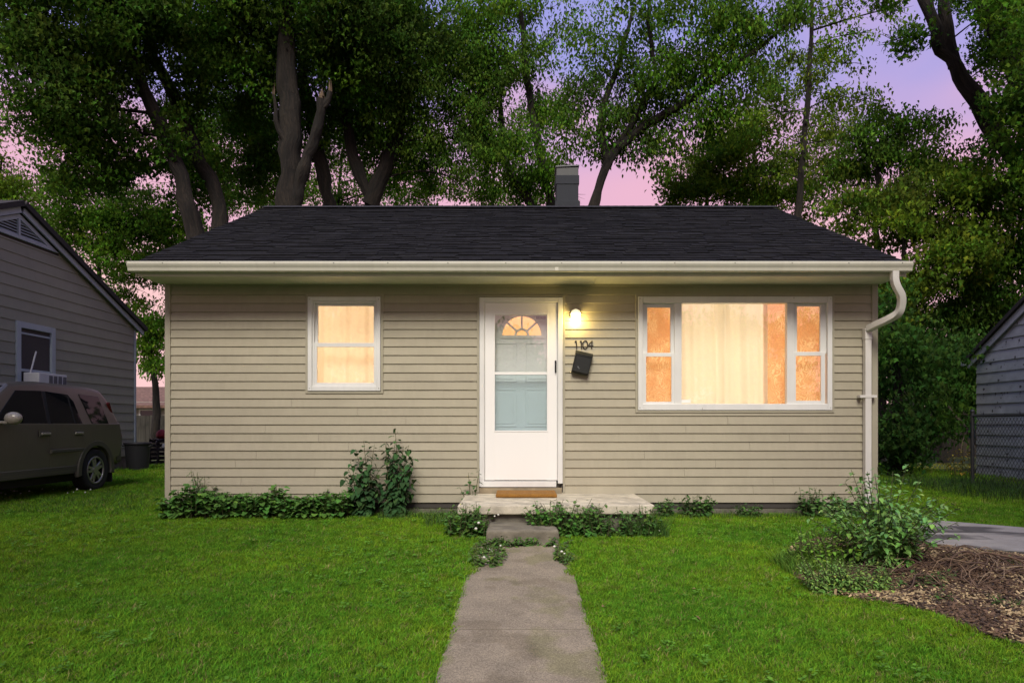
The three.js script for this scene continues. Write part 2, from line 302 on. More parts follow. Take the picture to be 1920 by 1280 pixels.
    for (let i = 0; i < p.count; i++) p.setZ(i, 0.014 * Math.sin(p.getX(i) * 26 + 1) + 0.006 * Math.sin(p.getX(i) * 57));
    g.computeVertexNormals(); g.translate((a + b) / 2, (c + d) / 2, -0.20);
    part('window_shade', g, phy({ color: lin(0.93, 0.78, 0.63), roughness: 1, transmission: 0.55, thickness: 0 }), w);
    for (const [x, y] of [[a + 0.02, d - 0.03], [b - 0.02, d - 0.03], [a + 0.02, c + 0.03], [b - 0.02, c + 0.03]]) part('screw', new THREE.SphereGeometry(0.005, 6, 4).translate(x, y, 0.036), foundationMat, w);
  }
  // ---- picture window with a narrow sash window at each side
  {
    const [a, b, c, d] = winP, w = part('window', ring(a, b, c, d, 0.055, 0.055, 0.075, 0.075, -0.06, 0.034, 0.006), white, H);
    part('mullion', [bx(HX(1264.5), HX(1278), c + 0.07, d - 0.07, -0.06, 0.014, 0.004)], white, w);
    part('mullion', [bx(HX(1475.5), HX(1488), c + 0.07, d - 0.07, -0.06, 0.014, 0.004)], white, w);
    part('pane', bx(HX(1277), HX(1476.5), HY(757), HY(570), -0.021, -0.019), pane, w);
    const sash = (x0, x1, u0, u1, y0, y1, y2, y3) => {
      const up = [HX(x0), HX(x1), HY(y1), HY(y0)], lo = [HX(u0), HX(u1), HY(y3), HY(y2)];
      part('sash', ring(up[0] - 0.06, up[1] + 0.085, up[2] - 0.025, up[3] + 0.06, 0.06, 0.085, 0.025, 0.06, -0.045, -0.014, 0.003), white, w);
      part('sash', ring(lo[0] - 0.05, lo[1] + 0.05, lo[2] - 0.055, lo[3] + 0.045, 0.05, 0.05, 0.055, 0.045, -0.013, 0.008, 0.003), white, w);
      part('pane', bx(up[0] - 0.01, up[1] + 0.01, up[2] - 0.01, up[3] + 0.01, -0.031, -0.029), pane, w);
      part('pane', bx(lo[0] - 0.01, lo[1] + 0.01, lo[2] - 0.01, lo[3] + 0.01, -0.004, -0.002), pane, w);
    };
    sash(1214.5, 1258, 1211.5, 1259, 576, 661, 668.5, 753);
    sash(1496, 1539.5, 1492.5, 1539.5, 573.5, 659, 667, 751);
    // figured wooden boards stand behind the narrow sashes, thin enough to glow
    const figure = tex(512, 1024, (u, v) => { const q = fbm(u * 3.2 + 2, v * 5 + 1, 4), k = 0.5 + 0.5 * Math.sin((q * 15 + fbm(u * 9, v * 12, 3) * 3) * 6.28); const f = clamp(k * (fbm(u * 5 + 8, v * 8, 2) * 1.9 - 0.35), 0, 1); return [0.92 + 0.08 * f, 0.73 + 0.20 * f, 0.575 + 0.22 * f]; });
    const ply = phy({ color: lin(1, 0.86, 0.72), roughness: 1, transmission: 0.5, thickness: 0, map: figure });
    const board = (x0, x1) => { const g = new THREE.PlaneGeometry(x1 - x0, d - c - 0.08); g.translate((x0 + x1) / 2, (c + d) / 2, -0.16); part('window_board', g, ply, w); };
    board(a + 0.03, HX(1272)); board(HX(1440), b - 0.03);
    // cream curtain with shallow folds
    const g = new THREE.PlaneGeometry(HX(1447) - HX(1270), d - c - 0.05, 160, 6), p = g.attributes.position;
    for (let i = 0; i < p.count; i++) { const x = p.getX(i), y = p.getY(i); p.setZ(i, 0.026 * Math.sin(x * 21 + 0.9 * Math.sin(x * 5 + y * 0.7)) + 0.010 * Math.sin(x * 47 + y) + (Math.abs(x - 0.03) < 0.012 ? 0.012 : 0)); }
    g.computeVertexNormals(); g.translate((HX(1447) + HX(1270)) / 2, (c + d) / 2, -0.115);
    part('window_curtain', g, phy({ color: lin(0.92, 0.87, 0.75), roughness: 1, transmission: 0.55, thickness: 0 }), w);
    part('sticker', bx(HX(1279), HX(1296), HY(755), HY(749), -0.0185, -0.0175), whitePaint, w);
    for (const [x, y] of [[a + 0.02, d - 0.025], [b - 0.02, d - 0.025], [a + 0.02, c + 0.03], [b - 0.02, c + 0.03], [a + 0.75, c + 0.02], [b - 0.45, d - 0.02]]) part('screw', new THREE.SphereGeometry(0.005, 6, 4).translate(x, y, 0.034), foundationMat, w);
  }
  // ---- door: frame, storm door in front, panelled door behind
  {
    const [a, b, , d] = dr, y0 = HY(905);
    part('door_frame', [bx(a, a + 0.058, HY(912), d, -0.13, 0.03, 0.006), bx(b - 0.058, b, HY(906), d, -0.13, 0.03, 0.006), bx(a + 0.057, b - 0.057, d - 0.058, d, -0.13, 0.029, 0.006)], white, H);
    const s0 = a + 0.06, s1 = b - 0.06, st = d - 0.061, g0 = HX(928), g1 = HX(1025.5), gt = HY(590.5), gm0 = HY(702.5), gm1 = HY(697.5), gb = HY(807);
    const sd = part('storm_door', [bx(s0, g0, HY(900), st, -0.01, 0.018, 0.004), bx(g1, s1, HY(900), st, -0.01, 0.018, 0.004), bx(g0 - 0.002, g1 + 0.002, gt, st - 0.001, -0.009, 0.017), bx(g0 - 0.002, g1 + 0.002, gm0, gm1, -0.008, 0.014, 0.003), bx(g0 - 0.002, g1 + 0.002, HY(899.5), gb, -0.009, 0.017)], whitePaint, H);
    part('glazing_bead', ring(g0 - 0.012, g1 + 0.012, gb - 0.014, gt + 0.012, 0.012, 0.012, 0.014, 0.012, 0.0165, 0.023, 0.003), whitePaint, sd);
    part('edge_strip', [bx(s0 + 0.002, s0 + 0.014, HY(899), st - 0.01, 0.0175, 0.021, 0.001), bx(s1 - 0.014, s1 - 0.002, HY(899), st - 0.01, 0.0175, 0.021, 0.001)], white, sd);
    part('pane', bx(g0 - 0.004, g1 + 0.004, gm1 - 0.002, gt + 0.004, 0.002, 0.004), pane, sd);
    part('insect_screen', bx(g0 - 0.004, g1 + 0.004, gb - 0.004, gm0 + 0.002, 0.002, 0.004), phy({ color: lin(0.83, 0.89, 0.90), roughness: 0.10, transmission: 0.9, thickness: 0, ior: 1.5 }), sd);
    part('handle', [bx(HX(1040), HX(1043.2), HY(699), HY(676), 0.018, 0.026, 0.003), bx(HX(1040.4), HX(1042.8), HY(698), HY(684), 0.045, 0.055, 0.004), bx(HX(1040.6), HX(1042.6), HY(686), HY(682), 0.02, 0.05, 0.003), new THREE.CylinderGeometry(0.011, 0.011, 0.02, 10).rotateX(Math.PI / 2).translate(HX(1041.6), HY(681), 0.036)], std({ color: lin(0.02, 0.02, 0.022), roughness: 0.35, metalness: 0.5 }), sd);
    part('door_closer', [bx(HX(1005), HX(1024), HY(597), HY(592), -0.05, -0.03, 0.004)], darkGap, sd);
    part('threshold', [bx(a + 0.012, b - 0.075, HY(912.5), HY(901.5), -0.12, 0.032, 0.004)], white, H);
    part('sill', [bx(a, b - 0.01, 0.235, HY(914), -0.12, 0.022, 0.003)], std({ color: lin(0.42, 0.36, 0.25), roughness: 0.8, map: concreteTex }), H);
    // inner door with fan window and raised panels
    const i0 = a + 0.010, i1 = b - 0.010, fx = HX(978.6), fy = HY(626.5), fr = 0.235, zi = -0.125;
    const sh = new THREE.Shape([[i0, 0.245], [i1, 0.245], [i1, d - 0.03], [i0, d - 0.03]].map((p) => new THREE.Vector2(...p)));
    const arc = new THREE.Path(); arc.absarc(fx, fy, fr, 0, Math.PI, false); arc.lineTo(fx + fr, fy); sh.holes.push(arc);
    const dg = new THREE.ExtrudeGeometry(sh, { depth: 0.04, bevelEnabled: false, curveSegments: 24 }); dg.translate(0, 0, zi - 0.04);
    const door = part('door', uvMetres(dg), std({ color: lin(0.76, 0.78, 0.78), roughness: 0.45 }), H);
    const ar = (r0, r1, z, dp) => { const s = new THREE.Shape(); s.absarc(fx, fy, r1, 0, Math.PI, false); s.lineTo(fx - r0, fy); s.absarc(fx, fy, r0, Math.PI, 0, true); s.lineTo(fx + r1, fy); const g = new THREE.ExtrudeGeometry(s, { depth: dp, bevelEnabled: false, curveSegments: 24 }); g.translate(0, 0, z); return g; };
    part('fanlight_frame', [ar(fr - 0.004, fr + 0.03, zi, 0.012), bx(fx - fr - 0.03, fx + fr + 0.03, fy - 0.03, fy + 0.002, zi, zi + 0.011)], whitePaint, door);
    const mun = [ar(0.065, 0.088, zi - 0.02, 0.022)];
    for (const t of [42, 90, 138]) { const g = bx(0.085, fr, -0.011, 0.011, zi - 0.019, zi + 0.001); g.rotateZ(t * Math.PI / 180); g.translate(fx, fy, 0); mun.push(g); }
    part('muntin', mun, whitePaint, door);
    const fg = new THREE.Shape(); fg.absarc(fx, fy, fr, 0, Math.PI, false);
    const fp = new THREE.ShapeGeometry(fg, 24); fp.translate(0, 0, zi - 0.032); part('fanlight_pane', fp, phy({ color: lin(0.95, 0.64, 0.38), roughness: 1, transmission: 0.6, thickness: 0 }), door);
    for (const [x0, x1] of [[i0 + 0.12, (i0 + i1) / 2 - 0.05], [(i0 + i1) / 2 + 0.05, i1 - 0.12]]) for (const [q0, q1] of [[HY(800), HY(728)], [HY(715), HY(640)], [HY(890), HY(812)]]) {
      part('door_panel', [...ring(x0, x1, q0, q1, 0.016, 0.016, 0.016, 0.016, zi, zi + 0.009, 0.003), bx(x0 + 0.035, x1 - 0.035, q0 + 0.035, q1 - 0.035, zi - 0.001, zi + 0.007, 0.003)], door.material, door);
    }
  }
  // ---- chimney
  {
    const cx = P(1062.5, 0, 11.72)[0], cz = -3.72, slate = std({ color: lin(0.022, 0.026, 0.034), roughness: 0.8, map: grime }), galv = std({ color: lin(0.085, 0.088, 0.088), roughness: 0.6, metalness: 0.3, map: grime });
    const ch = part('chimney', [bx(cx - 0.185, cx + 0.185, 4.35, 5.12, cz - 0.2, cz + 0.2, 0.006)], slate, H);
    part('chimney_collar', [bx(cx - 0.198, cx + 0.198, 5.11, 5.26, cz - 0.21, cz + 0.21, 0.006)], slate, ch);
    part('chimney_cap', [bx(cx - 0.186, cx + 0.186, 5.255, 5.40, cz - 0.19, cz + 0.19, 0.006)], galv, ch);
    const lid = bx(-0.2, 0.2, 0, 0.022, -0.21, 0.21, 0.004); lid.rotateZ(0.05); lid.translate(cx, 5.405, cz); part('chimney_lid', lid, std({ color: lin(0.14, 0.145, 0.145), roughness: 0.6, metalness: 0.3 }), ch);
    part('flue', [new THREE.CylinderGeometry(0.035, 0.04, 0.1, 10).translate(cx - 0.06, 5.45, cz)], galv, ch);
    part('flashing', [bx(cx - 0.21, cx + 0.21, 4.70, 4.82, cz + 0.19, cz + 0.225, 0.004)], slate, ch);
  }
}
// lamps that light the rooms: a ceiling fitting in each
for (const [x, z, label, k] of [[-2.6, -10.3, 'round ceiling lamp in the room behind the small window', 15.5], [2.7, -10.4, 'round ceiling lamp in the room behind the picture window', 15], [0.05, -9.5, 'round ceiling lamp in the hall behind the front door', 5.5]]) {
  const t = thing('ceiling_lamp', label, 'lamp', [x, 2.61, z], 0, 'ceiling lamps indoors');
  part('base_plate', new THREE.CylinderGeometry(0.12, 0.12, 0.03, 20).translate(0, -0.017, 0), whitePaint, t);
  part('lamp_globe', new THREE.SphereGeometry(0.11, 20, 12, 0, Math.PI * 2, Math.PI * 0.3, Math.PI * 0.7).translate(0, -0.095, 0), std({ color: lin(0.9, 0.85, 0.7), emissive: lin(1, 0.72, 0.36), emissiveIntensity: 2, roughness: 0.4 }), t);
  const l = new THREE.PointLight(0xffead0, k, 0, 2); l.position.set(0, -0.11, 0); l.castShadow = true; l.shadow.radius = 4; t.add(l); l.name = 'ceiling_lamp_light';
}
// ---- things fixed to the front wall
{
  const lx = HX(1078.5), t = thing('wall_lamp', 'small lit porch lamp on the siding right of the white door', 'lamp', [lx, HY(612), WZ + 0.02]);
  const body = new THREE.Shape(); body.moveTo(-0.05, 0.10); body.lineTo(0.05, 0.10); body.lineTo(0.05, 0.15); body.absarc(0, 0.15, 0.05, 0, Math.PI, false); body.lineTo(-0.05, 0.10);
  part('back_plate', new THREE.ExtrudeGeometry(body, { depth: 0.02, bevelEnabled: true, bevelSize: 0.004, bevelThickness: 0.004, bevelSegments: 1, curveSegments: 12 }), whitePaint, t);
  part('lamp_dome', new THREE.SphereGeometry(0.058, 20, 8, 0, Math.PI * 2, 0, Math.PI / 2).scale(1, 0.85, 1).translate(0, 0.135, 0.075), std({ color: lin(0.9, 0.86, 0.7), emissive: lin(1, 0.84, 0.48), emissiveIntensity: 0.7, roughness: 0.3 }), t);
  part('lamp_glass', new THREE.LatheGeometry([[0.056, 0.134], [0.056, 0.12], [0.060, 0.06], [0.058, 0.015], [0.045, 0.004], [0, 0]].map((p) => new THREE.Vector2(...p)), 24).translate(0, 0, 0.075), std({ color: lin(0.9, 0.85, 0.6), emissive: lin(1, 0.80, 0.36), emissiveIntensity: 1.9, roughness: 0.25, side: THREE.DoubleSide }), t);
  part('rib', [0, 1, 2, 3, 4, 5, 6, 7].map((k) => new THREE.CylinderGeometry(0.003, 0.003, 0.11, 5).translate(0.060, 0.07, 0).rotateY(k * Math.PI / 4 + 0.3).translate(0, 0, 0.075)), std({ color: lin(0.9, 0.85, 0.6), emissive: lin(1, 0.86, 0.5), emissiveIntensity: 1.2, roughness: 0.3 }), t).name = 'lamp_rib';
  const l = new THREE.PointLight(0xffdb86, 0.5, 0, 2); l.position.set(0, 0.07, 0.075); l.castShadow = true; l.shadow.radius = 2; l.name = 'wall_lamp_light'; t.add(l);
}
{
  const t = thing('house_number', 'dark house number 1104 on the siding above the mailbox', 'number', [0, 0, WZ + 0.012]);
  const m = std({ color: lin(0.02, 0.016, 0.015), roughness: 0.4 }), y0 = HY(654), h = 0.094, k = 0.0078;
  const dig = (pts, closed) => { const c = new THREE.CatmullRomCurve3(pts.map((p) => new THREE.Vector3(p[0], p[1], 0)), closed, 'catmullrom', 0.5); return new THREE.TubeGeometry(c, 28, k, 6, closed).scale(1, 1, 0.7); };
  const st = (a, b) => new THREE.TubeGeometry(new THREE.LineCurve3(new THREE.Vector3(...a, 0), new THREE.Vector3(...b, 0)), 1, k, 6).scale(1, 1, 0.7);
  const d1 = [st([0.012, 0], [0.006, h]), st([0.006, h], [-0.008, h - 0.014])];
  const spots = [[HX(1079.5), -2, d1], [HX(1088), 4, d1.map((g) => g.clone())], [HX(1097), 0, [dig([[0, 0], [0.024, 0.022], [0.027, h / 2], [0.02, h - 0.012], [0, h], [-0.024, h - 0.02], [-0.027, h / 2], [-0.022, 0.016]], true)]], [HX(1107), 2, [st([0.014, 0], [0.016, h]), st([0.016, h], [-0.030, 0.036]), st([-0.030, 0.036], [0.032, 0.038])]]];
  for (const [x, r, g] of spots) { const d = part('digit', g, m, t); d.position.set(x, y0, 0.004); d.rotation.z = -r * Math.PI / 180 * 0.6; }
}
{
  const t = thing('mailbox', 'black metal mailbox hanging crooked under the house number', 'mailbox', [HX(1090.5), HY(681.5), WZ + 0.012]);
  const blk = std({ color: lin(0.014, 0.016, 0.015), roughness: 0.45, metalness: 0.3 }); t.rotation.z = -13 * Math.PI / 180;
  const sh = new THREE.Shape([[0, -0.122], [0.075, -0.122], [0.085, -0.11], [0.082, 0.085], [0.02, 0.122], [0, 0.122]].map((p) => new THREE.Vector2(...p)));
  const g = new THREE.ExtrudeGeometry(sh, { depth: 0.19, bevelEnabled: true, bevelSize: 0.004, bevelThickness: 0.004, bevelSegments: 1 }); g.rotateY(-Math.PI / 2); g.translate(0.095, 0, 0);
  part('box', g, blk, t);
  const lid = bx(-0.104, 0.104, -0.006, 0.006, 0, 0.078, 0.003); lid.rotateX(-Math.atan2(-0.037, 0.063)); lid.translate(0, 0.132, 0.014); part('lid', lid, blk, t);
  part('front_rim', ring(-0.098, 0.098, -0.112, 0.088, 0.012, 0.012, 0.012, 0.012, 0.083, 0.093, 0.003), blk, t);
  part('emblem', [bx(-0.045, -0.03, -0.062, -0.05, 0.088, 0.0905, 0.001), bx(-0.035, -0.015, -0.075, -0.068, 0.088, 0.0905, 0.001)], std({ color: lin(0.25, 0.27, 0.28), roughness: 0.4, metalness: 0.6 }), t);
}

// ---------------------------------------------------------------- ground, walk, step, slab
{
  const g = new THREE.BufferGeometry(), xs = [], zs = [], pos = [], uv = [], idx = [];
  for (let x = -240; x <= 240; x += Math.abs(x) < 14 ? 0.5 : 12 - (Math.abs(x) < 26 ? 0 : 0)) xs.push(x);
  for (let z = 60; z >= -400;) { zs.push(z); z -= z < 6 && z > -24 ? 0.5 : 12; }
  for (const z of zs) for (const x of xs) { const near = Math.abs(x) < 14 && z > -24 && z < 6; pos.push(x, gh(x, z) + (near ? 0.012 * (fbm(x * 0.8 + 50, z * 0.8 + 50, 3) - 0.5) : 0) - 0.004, z); uv.push(x, z); }
  for (let j = 0; j < zs.length - 1; j++) for (let i = 0; i < xs.length - 1; i++) { const a = j * xs.length + i, b = a + xs.length; idx.push(a, a + 1, b, a + 1, b + 1, b); }
  g.setAttribute('position', new THREE.Float32BufferAttribute(pos, 3)); g.setAttribute('uv', new THREE.Float32BufferAttribute(uv, 2)); g.setIndex(idx); g.computeVertexNormals();
  const n = g.attributes.normal; if (n.getY(0) < 0) { for (let i = 0; i < n.count; i++) n.setXYZ(i, -n.getX(i), -n.getY(i), -n.getZ(i)); const a = g.index.array; for (let i = 0; i < a.length; i += 3) [a[i + 1], a[i + 2]] = [a[i + 2], a[i + 1]]; }
  const t = tex(512, 512, (u, v, i, j) => { const k = fbm(u * 12, v * 12, 4, 12), s = hash(i, j); const b = clamp((k - 0.45) * 4, 0, 1); return [0.26 + 0.10 * b + 0.10 * (s - 0.5), 0.33 + 0.05 * b + 0.12 * (s - 0.5), 0.12 + 0.05 * b]; }); t.repeat.set(0.5, 0.5);
  structure('ground', g, std({ map: t, color: lin(0.8, 0.8, 0.8), roughness: 1 }), 'grassy ground of the front and back yards', 'ground');
}
const WALKX = (P(978.5, 0, 3.24)[0]), WW = 0.412;
{
  // concrete walk, brownish and speckled, with a few mossy stains and one cross joint
  const Z0 = 2.2, Z1 = 6.32, t = tex(512, 2048, (u, v, i, j) => {
    const a = fbm(u * 5 + 3, v * 24, 5), s = hash(i, j), g2 = vnoise(u * 150, v * 760); let k = 0.535 + (a - 0.5) * 0.12 + (s - 0.5) * 0.22 + (g2 - 0.5) * 0.16;
    const m = clamp((fbm(u * 3 + 31, v * 13 + 5, 5) - 0.60 + (u - 0.5) * 0.14) * 7, 0, 1) * 0.4, d = clamp((fbm(u * 4 + 71, v * 18, 4) - 0.60) * 6, 0, 0.6);
    return [k * (1 - 0.20 * m - 0.15 * d), k * (0.925 - 0.13 * m - 0.15 * d), k * (0.785 - 0.30 * m - 0.15 * d)];
  }); t.wrapS = t.wrapT = THREE.ClampToEdgeWrapping;
  const make = (za, zb, name, parent) => {
    const g = new THREE.PlaneGeometry(2 * WW, zb - za, 16, 24), p = g.attributes.position, uv = g.attributes.uv; g.rotateX(-Math.PI / 2);
    for (let i = 0; i < p.count; i++) { const x = p.getX(i), z = p.getZ(i) - (za + zb) / 2; const e = Math.abs(x) > WW - 0.01; uv.setXY(i, (x + WW) / (2 * WW), (-z - Z0) / (Z1 - Z0)); p.setXYZ(i, x + WALKX + (e ? 0.008 * (fbm(z * 6, x * 3, 3) - 0.5) : 0), gh(0, z) + 0.016 - (e ? 0.006 : 0), z); }
    g.computeVertexNormals(); return g;
  };
  const mat = std({ map: t, color: lin(1, 1, 1), roughness: 0.95, bumpMap: concreteBump, bumpScale: 0.004 });
  const w = structure('walkway', make(Z0, 3.948, 'w'), mat, 'narrow speckled concrete walk leading to the steps', 'walkway');
  part('paving_slab', make(3.952, Z1, 'w'), mat, w);
}
const irregular = (g, a, f) => { const p = g.attributes.position; for (let i = 0; i < p.count; i++) { const x = p.getX(i), y = p.getY(i), z = p.getZ(i); p.setXYZ(i, x + a * (vnoise3(x * f, y * f, z * f) - 0.5), y + a * (vnoise3(x * f + 9, y * f, z * f) - 0.5), z + a * (vnoise3(x * f, y * f + 9, z * f) - 0.5)); } g.computeVertexNormals(); return g; };
const chunk = (x0, x1, y0, y1, z0, z1, b, a) => { const g = new RoundedBoxGeometry(x1 - x0, y1 - y0, z1 - z0, 3, b); g.translate((x0 + x1) / 2, (y0 + y1) / 2, (z0 + z1) / 2); irregular(g, a, 9); return uvMetres(g); };
{
  const sx0 = -0.587, sx1 = 1.385;
  const t = thing('porch_slab', 'pale concrete porch slab below the white front door', 'porch');
  part('slab', chunk(sx0, sx1, 0.155, 0.25, -7.985, -6.83, 0.018, 0.012), slabMat, t);
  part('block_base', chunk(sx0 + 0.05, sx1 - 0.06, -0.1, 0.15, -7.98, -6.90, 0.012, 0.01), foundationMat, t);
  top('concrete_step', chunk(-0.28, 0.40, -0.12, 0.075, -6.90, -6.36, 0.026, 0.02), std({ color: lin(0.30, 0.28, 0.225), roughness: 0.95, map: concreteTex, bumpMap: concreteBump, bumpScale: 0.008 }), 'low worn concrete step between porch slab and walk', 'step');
  const fib = tex(256, 256, (u, v, i, j) => { const k = 0.62 + 0.4 * (hash(i >> 1, j) - 0.5) + 0.15 * (fbm(u * 8, v * 8, 3, 8) - 0.5); return [k * 1.0, k * 0.98, k * 0.9]; }); fib.repeat.set(4, 4);
  const m = chunk(-0.225, 0.45, 0.252, 0.292, -7.95, -7.50, 0.012, 0.008);
  top('doormat', m, std({ color: lin(0.80, 0.40, 0.085), roughness: 1, map: fib, bumpMap: fib, bumpScale: 0.006 }), 'orange tan doormat on the porch slab', 'doormat');
}

// ---------------------------------------------------------------- neighbouring houses
const greySiding = [[0.262, 0.275, 0.212], [0.252, 0.265, 0.204], [0.272, 0.285, 0.220]].map((c) => std({ color: lin(...c), roughness: 0.7, map: grime, bumpMap: grainBump, bumpScale: 0.001 }));
const blueTrim = std({ color: lin(0.36, 0.43, 0.46), roughness: 0.6, map: grime });
const darkRoof = std({ color: lin(0.03, 0.028, 0.028), roughness: 0.95, map: grime });
const darkGlass = phy({ color: lin(0.012, 0.014, 0.016), roughness: 0.04, metalness: 0 });
{
  // left: gable end on the plane x = -9, its ridge running away to the left; local u runs from the far corner towards the street
  const X = -9, zF = -16.09, zN = -8.5, eave = 3.36, ridge = 4.97, D = zN - zF, mid = D / 2;
  const t = thing('house', 'grey sided neighbour house with louvred gable vent behind the parked car', 'house', [X, 0, zF]);
  t.rotation.y = Math.PI / 2;           // local +x runs to world -z ... turned below
  t.rotation.y = -Math.PI / 2; t.scale.set(1, 1, 1);
  // local x -> world z, local z -> world -x; mirror so that boards face the drive
  const W = part('gable_wall', new THREE.ExtrudeGeometry(new THREE.Shape([[0, 0.0], [D, 0.0], [D, eave], [mid, ridge], [0, eave]].map((p) => new THREE.Vector2(...p))), { depth: 0.14, bevelEnabled: false }), darkGap, t);
  W.position.z = 0.002;
  const slopeAt = (v) => v <= eave ? 0 : (v - eave) / (ridge - eave) * mid;
  const vy = 4.40, vw = (ridge - 0.12 - vy) / (ridge - eave) * mid;
  const wn = [D - 4.75 - 0.0, D - 3.72, 1.62, 2.88].map((v, i) => i < 2 ? v : v);
  const u0 = 16.09 - 13.25, u1 = 16.09 - 12.26;   // window along the wall
  const wb = 1.62, wt = 2.90;
  const face = new THREE.Group(); // boards are made facing +z, then turned to face the drive
  face.name = 'siding_face'; t.add(face); face.rotation.y = Math.PI; face.position.set(D, 0, 0.0);
  // in face space u runs from the street corner to the far corner
  const fu = (u) => D - u;
  clad(face, 0.32, 4.90, 0.2, (v) => slopeAt(v) + (v < eave ? 0.06 : 0.02), (v) => D - slopeAt(v) - (v < eave ? 0.06 : 0.02), [[fu(u1) - 0.01, fu(u0) + 0.01, wb, wt], [mid - vw - 0.05, mid + vw + 0.05, vy - 0.05, 6]], greySiding, 0.018, 0.004);
  part('foundation', [bx(0.02, D - 0.02, -0.2, 0.33, 0.001, 0.14)], foundationMat, t);
  part('corner_post', [bx(-0.02, 0.05, 0.32, eave - 0.02, -0.026, 0.08, 0.005)], blueTrim, t);
  part('corner_post', [bx(D - 0.05, D + 0.02, 0.32, eave - 0.02, -0.026, 0.08, 0.005)], blueTrim, t);
  // window
  const w = part('window', ring(u0 - 0.02, u1 + 0.02, wb - 0.05, wt + 0.02, 0.11, 0.11, 0.1, 0.11, -0.04, 0.06, 0.004), blueTrim, t);
  part('window_pane', [bx(u0 + 0.08, u1 - 0.08, wb + 0.04, wt - 0.08, 0.02, 0.03)], darkGlass, w);
  part('meeting_rail', [bx(u0 + 0.08, u1 - 0.08, 2.02, 2.07, -0.02, 0.02, 0.003), bx(u0 + 0.08, u1 - 0.08, wt - 0.2, wt - 0.165, -0.01, 0.02, 0.003)], blueTrim, w);
  // louvred vent
  const vent = part('gable_vent', (() => {
    const o = new THREE.Shape([[mid - vw, vy], [mid + vw, vy], [mid, ridge - 0.12]].map((p) => new THREE.Vector2(...p))), k = 0.10;
    o.holes.push(new THREE.Path([[mid - vw + 0.32, vy + 0.06], [mid, ridge - 0.12 - 0.085], [mid + vw - 0.32, vy + 0.06]].map((p) => new THREE.Vector2(...p))));
    const g = new THREE.ExtrudeGeometry(o, { depth: 0.05, bevelEnabled: false }); g.translate(0, 0, -0.045); return uvMetres(g);
  })(), blueTrim, t);
  part('vent_post', [bx(mid - 0.025, mid + 0.025, vy + 0.05, ridge - 0.21, -0.05, -0.01)], blueTrim, vent);
  for (let y = vy + 0.065; y < ridge - 0.24; y += 0.052) { const hw = (ridge - 0.205 - y) / (ridge - 0.205 - vy - 0.06) * (vw - 0.32) - 0.01; if (hw > 0.03) { const g = bx(-hw, hw, -0.004, 0.004, -0.03, 0.03); g.rotateX(-0.7); g.translate(mid, y + 0.02, -0.012); part('slat', g, blueTrim, vent); } }
  // roof
  for (const s of [0, 1]) {
    const L = Math.hypot(mid + 0.25, (ridge - eave) * (mid + 0.25) / mid), a = Math.atan2(ridge - eave, mid);
    const g = bx(0, L, 0, 0.10, -0.16, 9); g.rotateZ(-a); g.translate(mid, ridge + 0.02, 0); if (s) { g.scale(-1, 1, 1); g.translate(2 * mid, 0, 0); const idx = []; for (let i = 0; i < g.attributes.position.count; i += 3) idx.push(i, i + 2, i + 1); g.setIndex(idx); g.computeVertexNormals(); }
    part('roof', g, darkRoof, t);
    const b = bx(0.06, L - 0.02, -0.11, -0.002, -0.10, -0.07); b.rotateZ(-a); b.translate(mid, ridge + 0.02, 0); if (s) { b.scale(-1, 1, 1); b.translate(2 * mid, 0, 0); const idx = []; for (let i = 0; i < b.attributes.position.count; i += 3) idx.push(i, i + 2, i + 1); b.setIndex(idx); b.computeVertexNormals(); }
    part('rake_board', b, blueTrim, t);
  }
  part('back_wall', [bx(0, D, 0, eave, 8.7, 8.84)], greySiding[0], t); part('side_wall', [bx(0.0, 0.14, 0, eave + 0.02, 0.15, 8.69)], greySiding[0], t); part('side_wall', [bx(D - 0.14, D, 0, eave + 0.02, 0.15, 8.69)], greySiding[0], t);
  // meter box and vent on the wall
  const mb = part('meter_box', [bx(u0 - 0.62, u0 - 0.14, 1.50, 1.78, -0.13, -0.02, 0.008)], std({ color: lin(0.05, 0.055, 0.06), roughness: 0.6 }), t);
  part('cover', [bx(u0 - 0.48, u0 - 0.26, 1.70, 1.80, -0.15, -0.128, 0.005)], std({ color: lin(0.16, 0.17, 0.18), roughness: 0.6 }), mb);
  part('vent_cap', [new THREE.CylinderGeometry(0.05, 0.05, 0.07, 12).rotateX(Math.PI / 2).translate(u0 - 0.98, 1.62, -0.04)], darkGap, t);
  // room air conditioner in the lower sash
  const ac = thing('window_air_conditioner', 'white window air conditioner under the neighbour window', 'air conditioner', [X, 0, zF]); ac.rotation.y = -Math.PI / 2;
  const acm = std({ color: lin(0.60, 0.62, 0.63), roughness: 0.5, map: grime }), c0 = u0 + 0.10, c1 = u1 - 0.12;
  part('case', [bx(c0, c1, 1.66, 2.0, -0.34, -0.05, 0.012)], acm, ac);
  for (let k = 0; k < 4; k++) part('louvre', [bx(c0 + 0.03 + k * 0.13, c0 + 0.12 + k * 0.13, 1.70, 1.96, -0.352, -0.338, 0.003)], std({ color: lin(0.10, 0.10, 0.11), roughness: 0.8 }), ac);
  for (let k = 0; k < 3; k++) part('side_louvre', [bx(c0 - 0.004, c0 + 0.002, 1.70, 1.96, -0.31 + k * 0.085, -0.25 + k * 0.085, 0.001)], acm, ac);
  part('lid_stay', [bx(-0.012, 0.012, 0, 0.45, -0.01, 0.01, 0.003).rotateZ(0.35).translate(u1 - 0.2, 1.98, -0.12)], acm, ac);
}
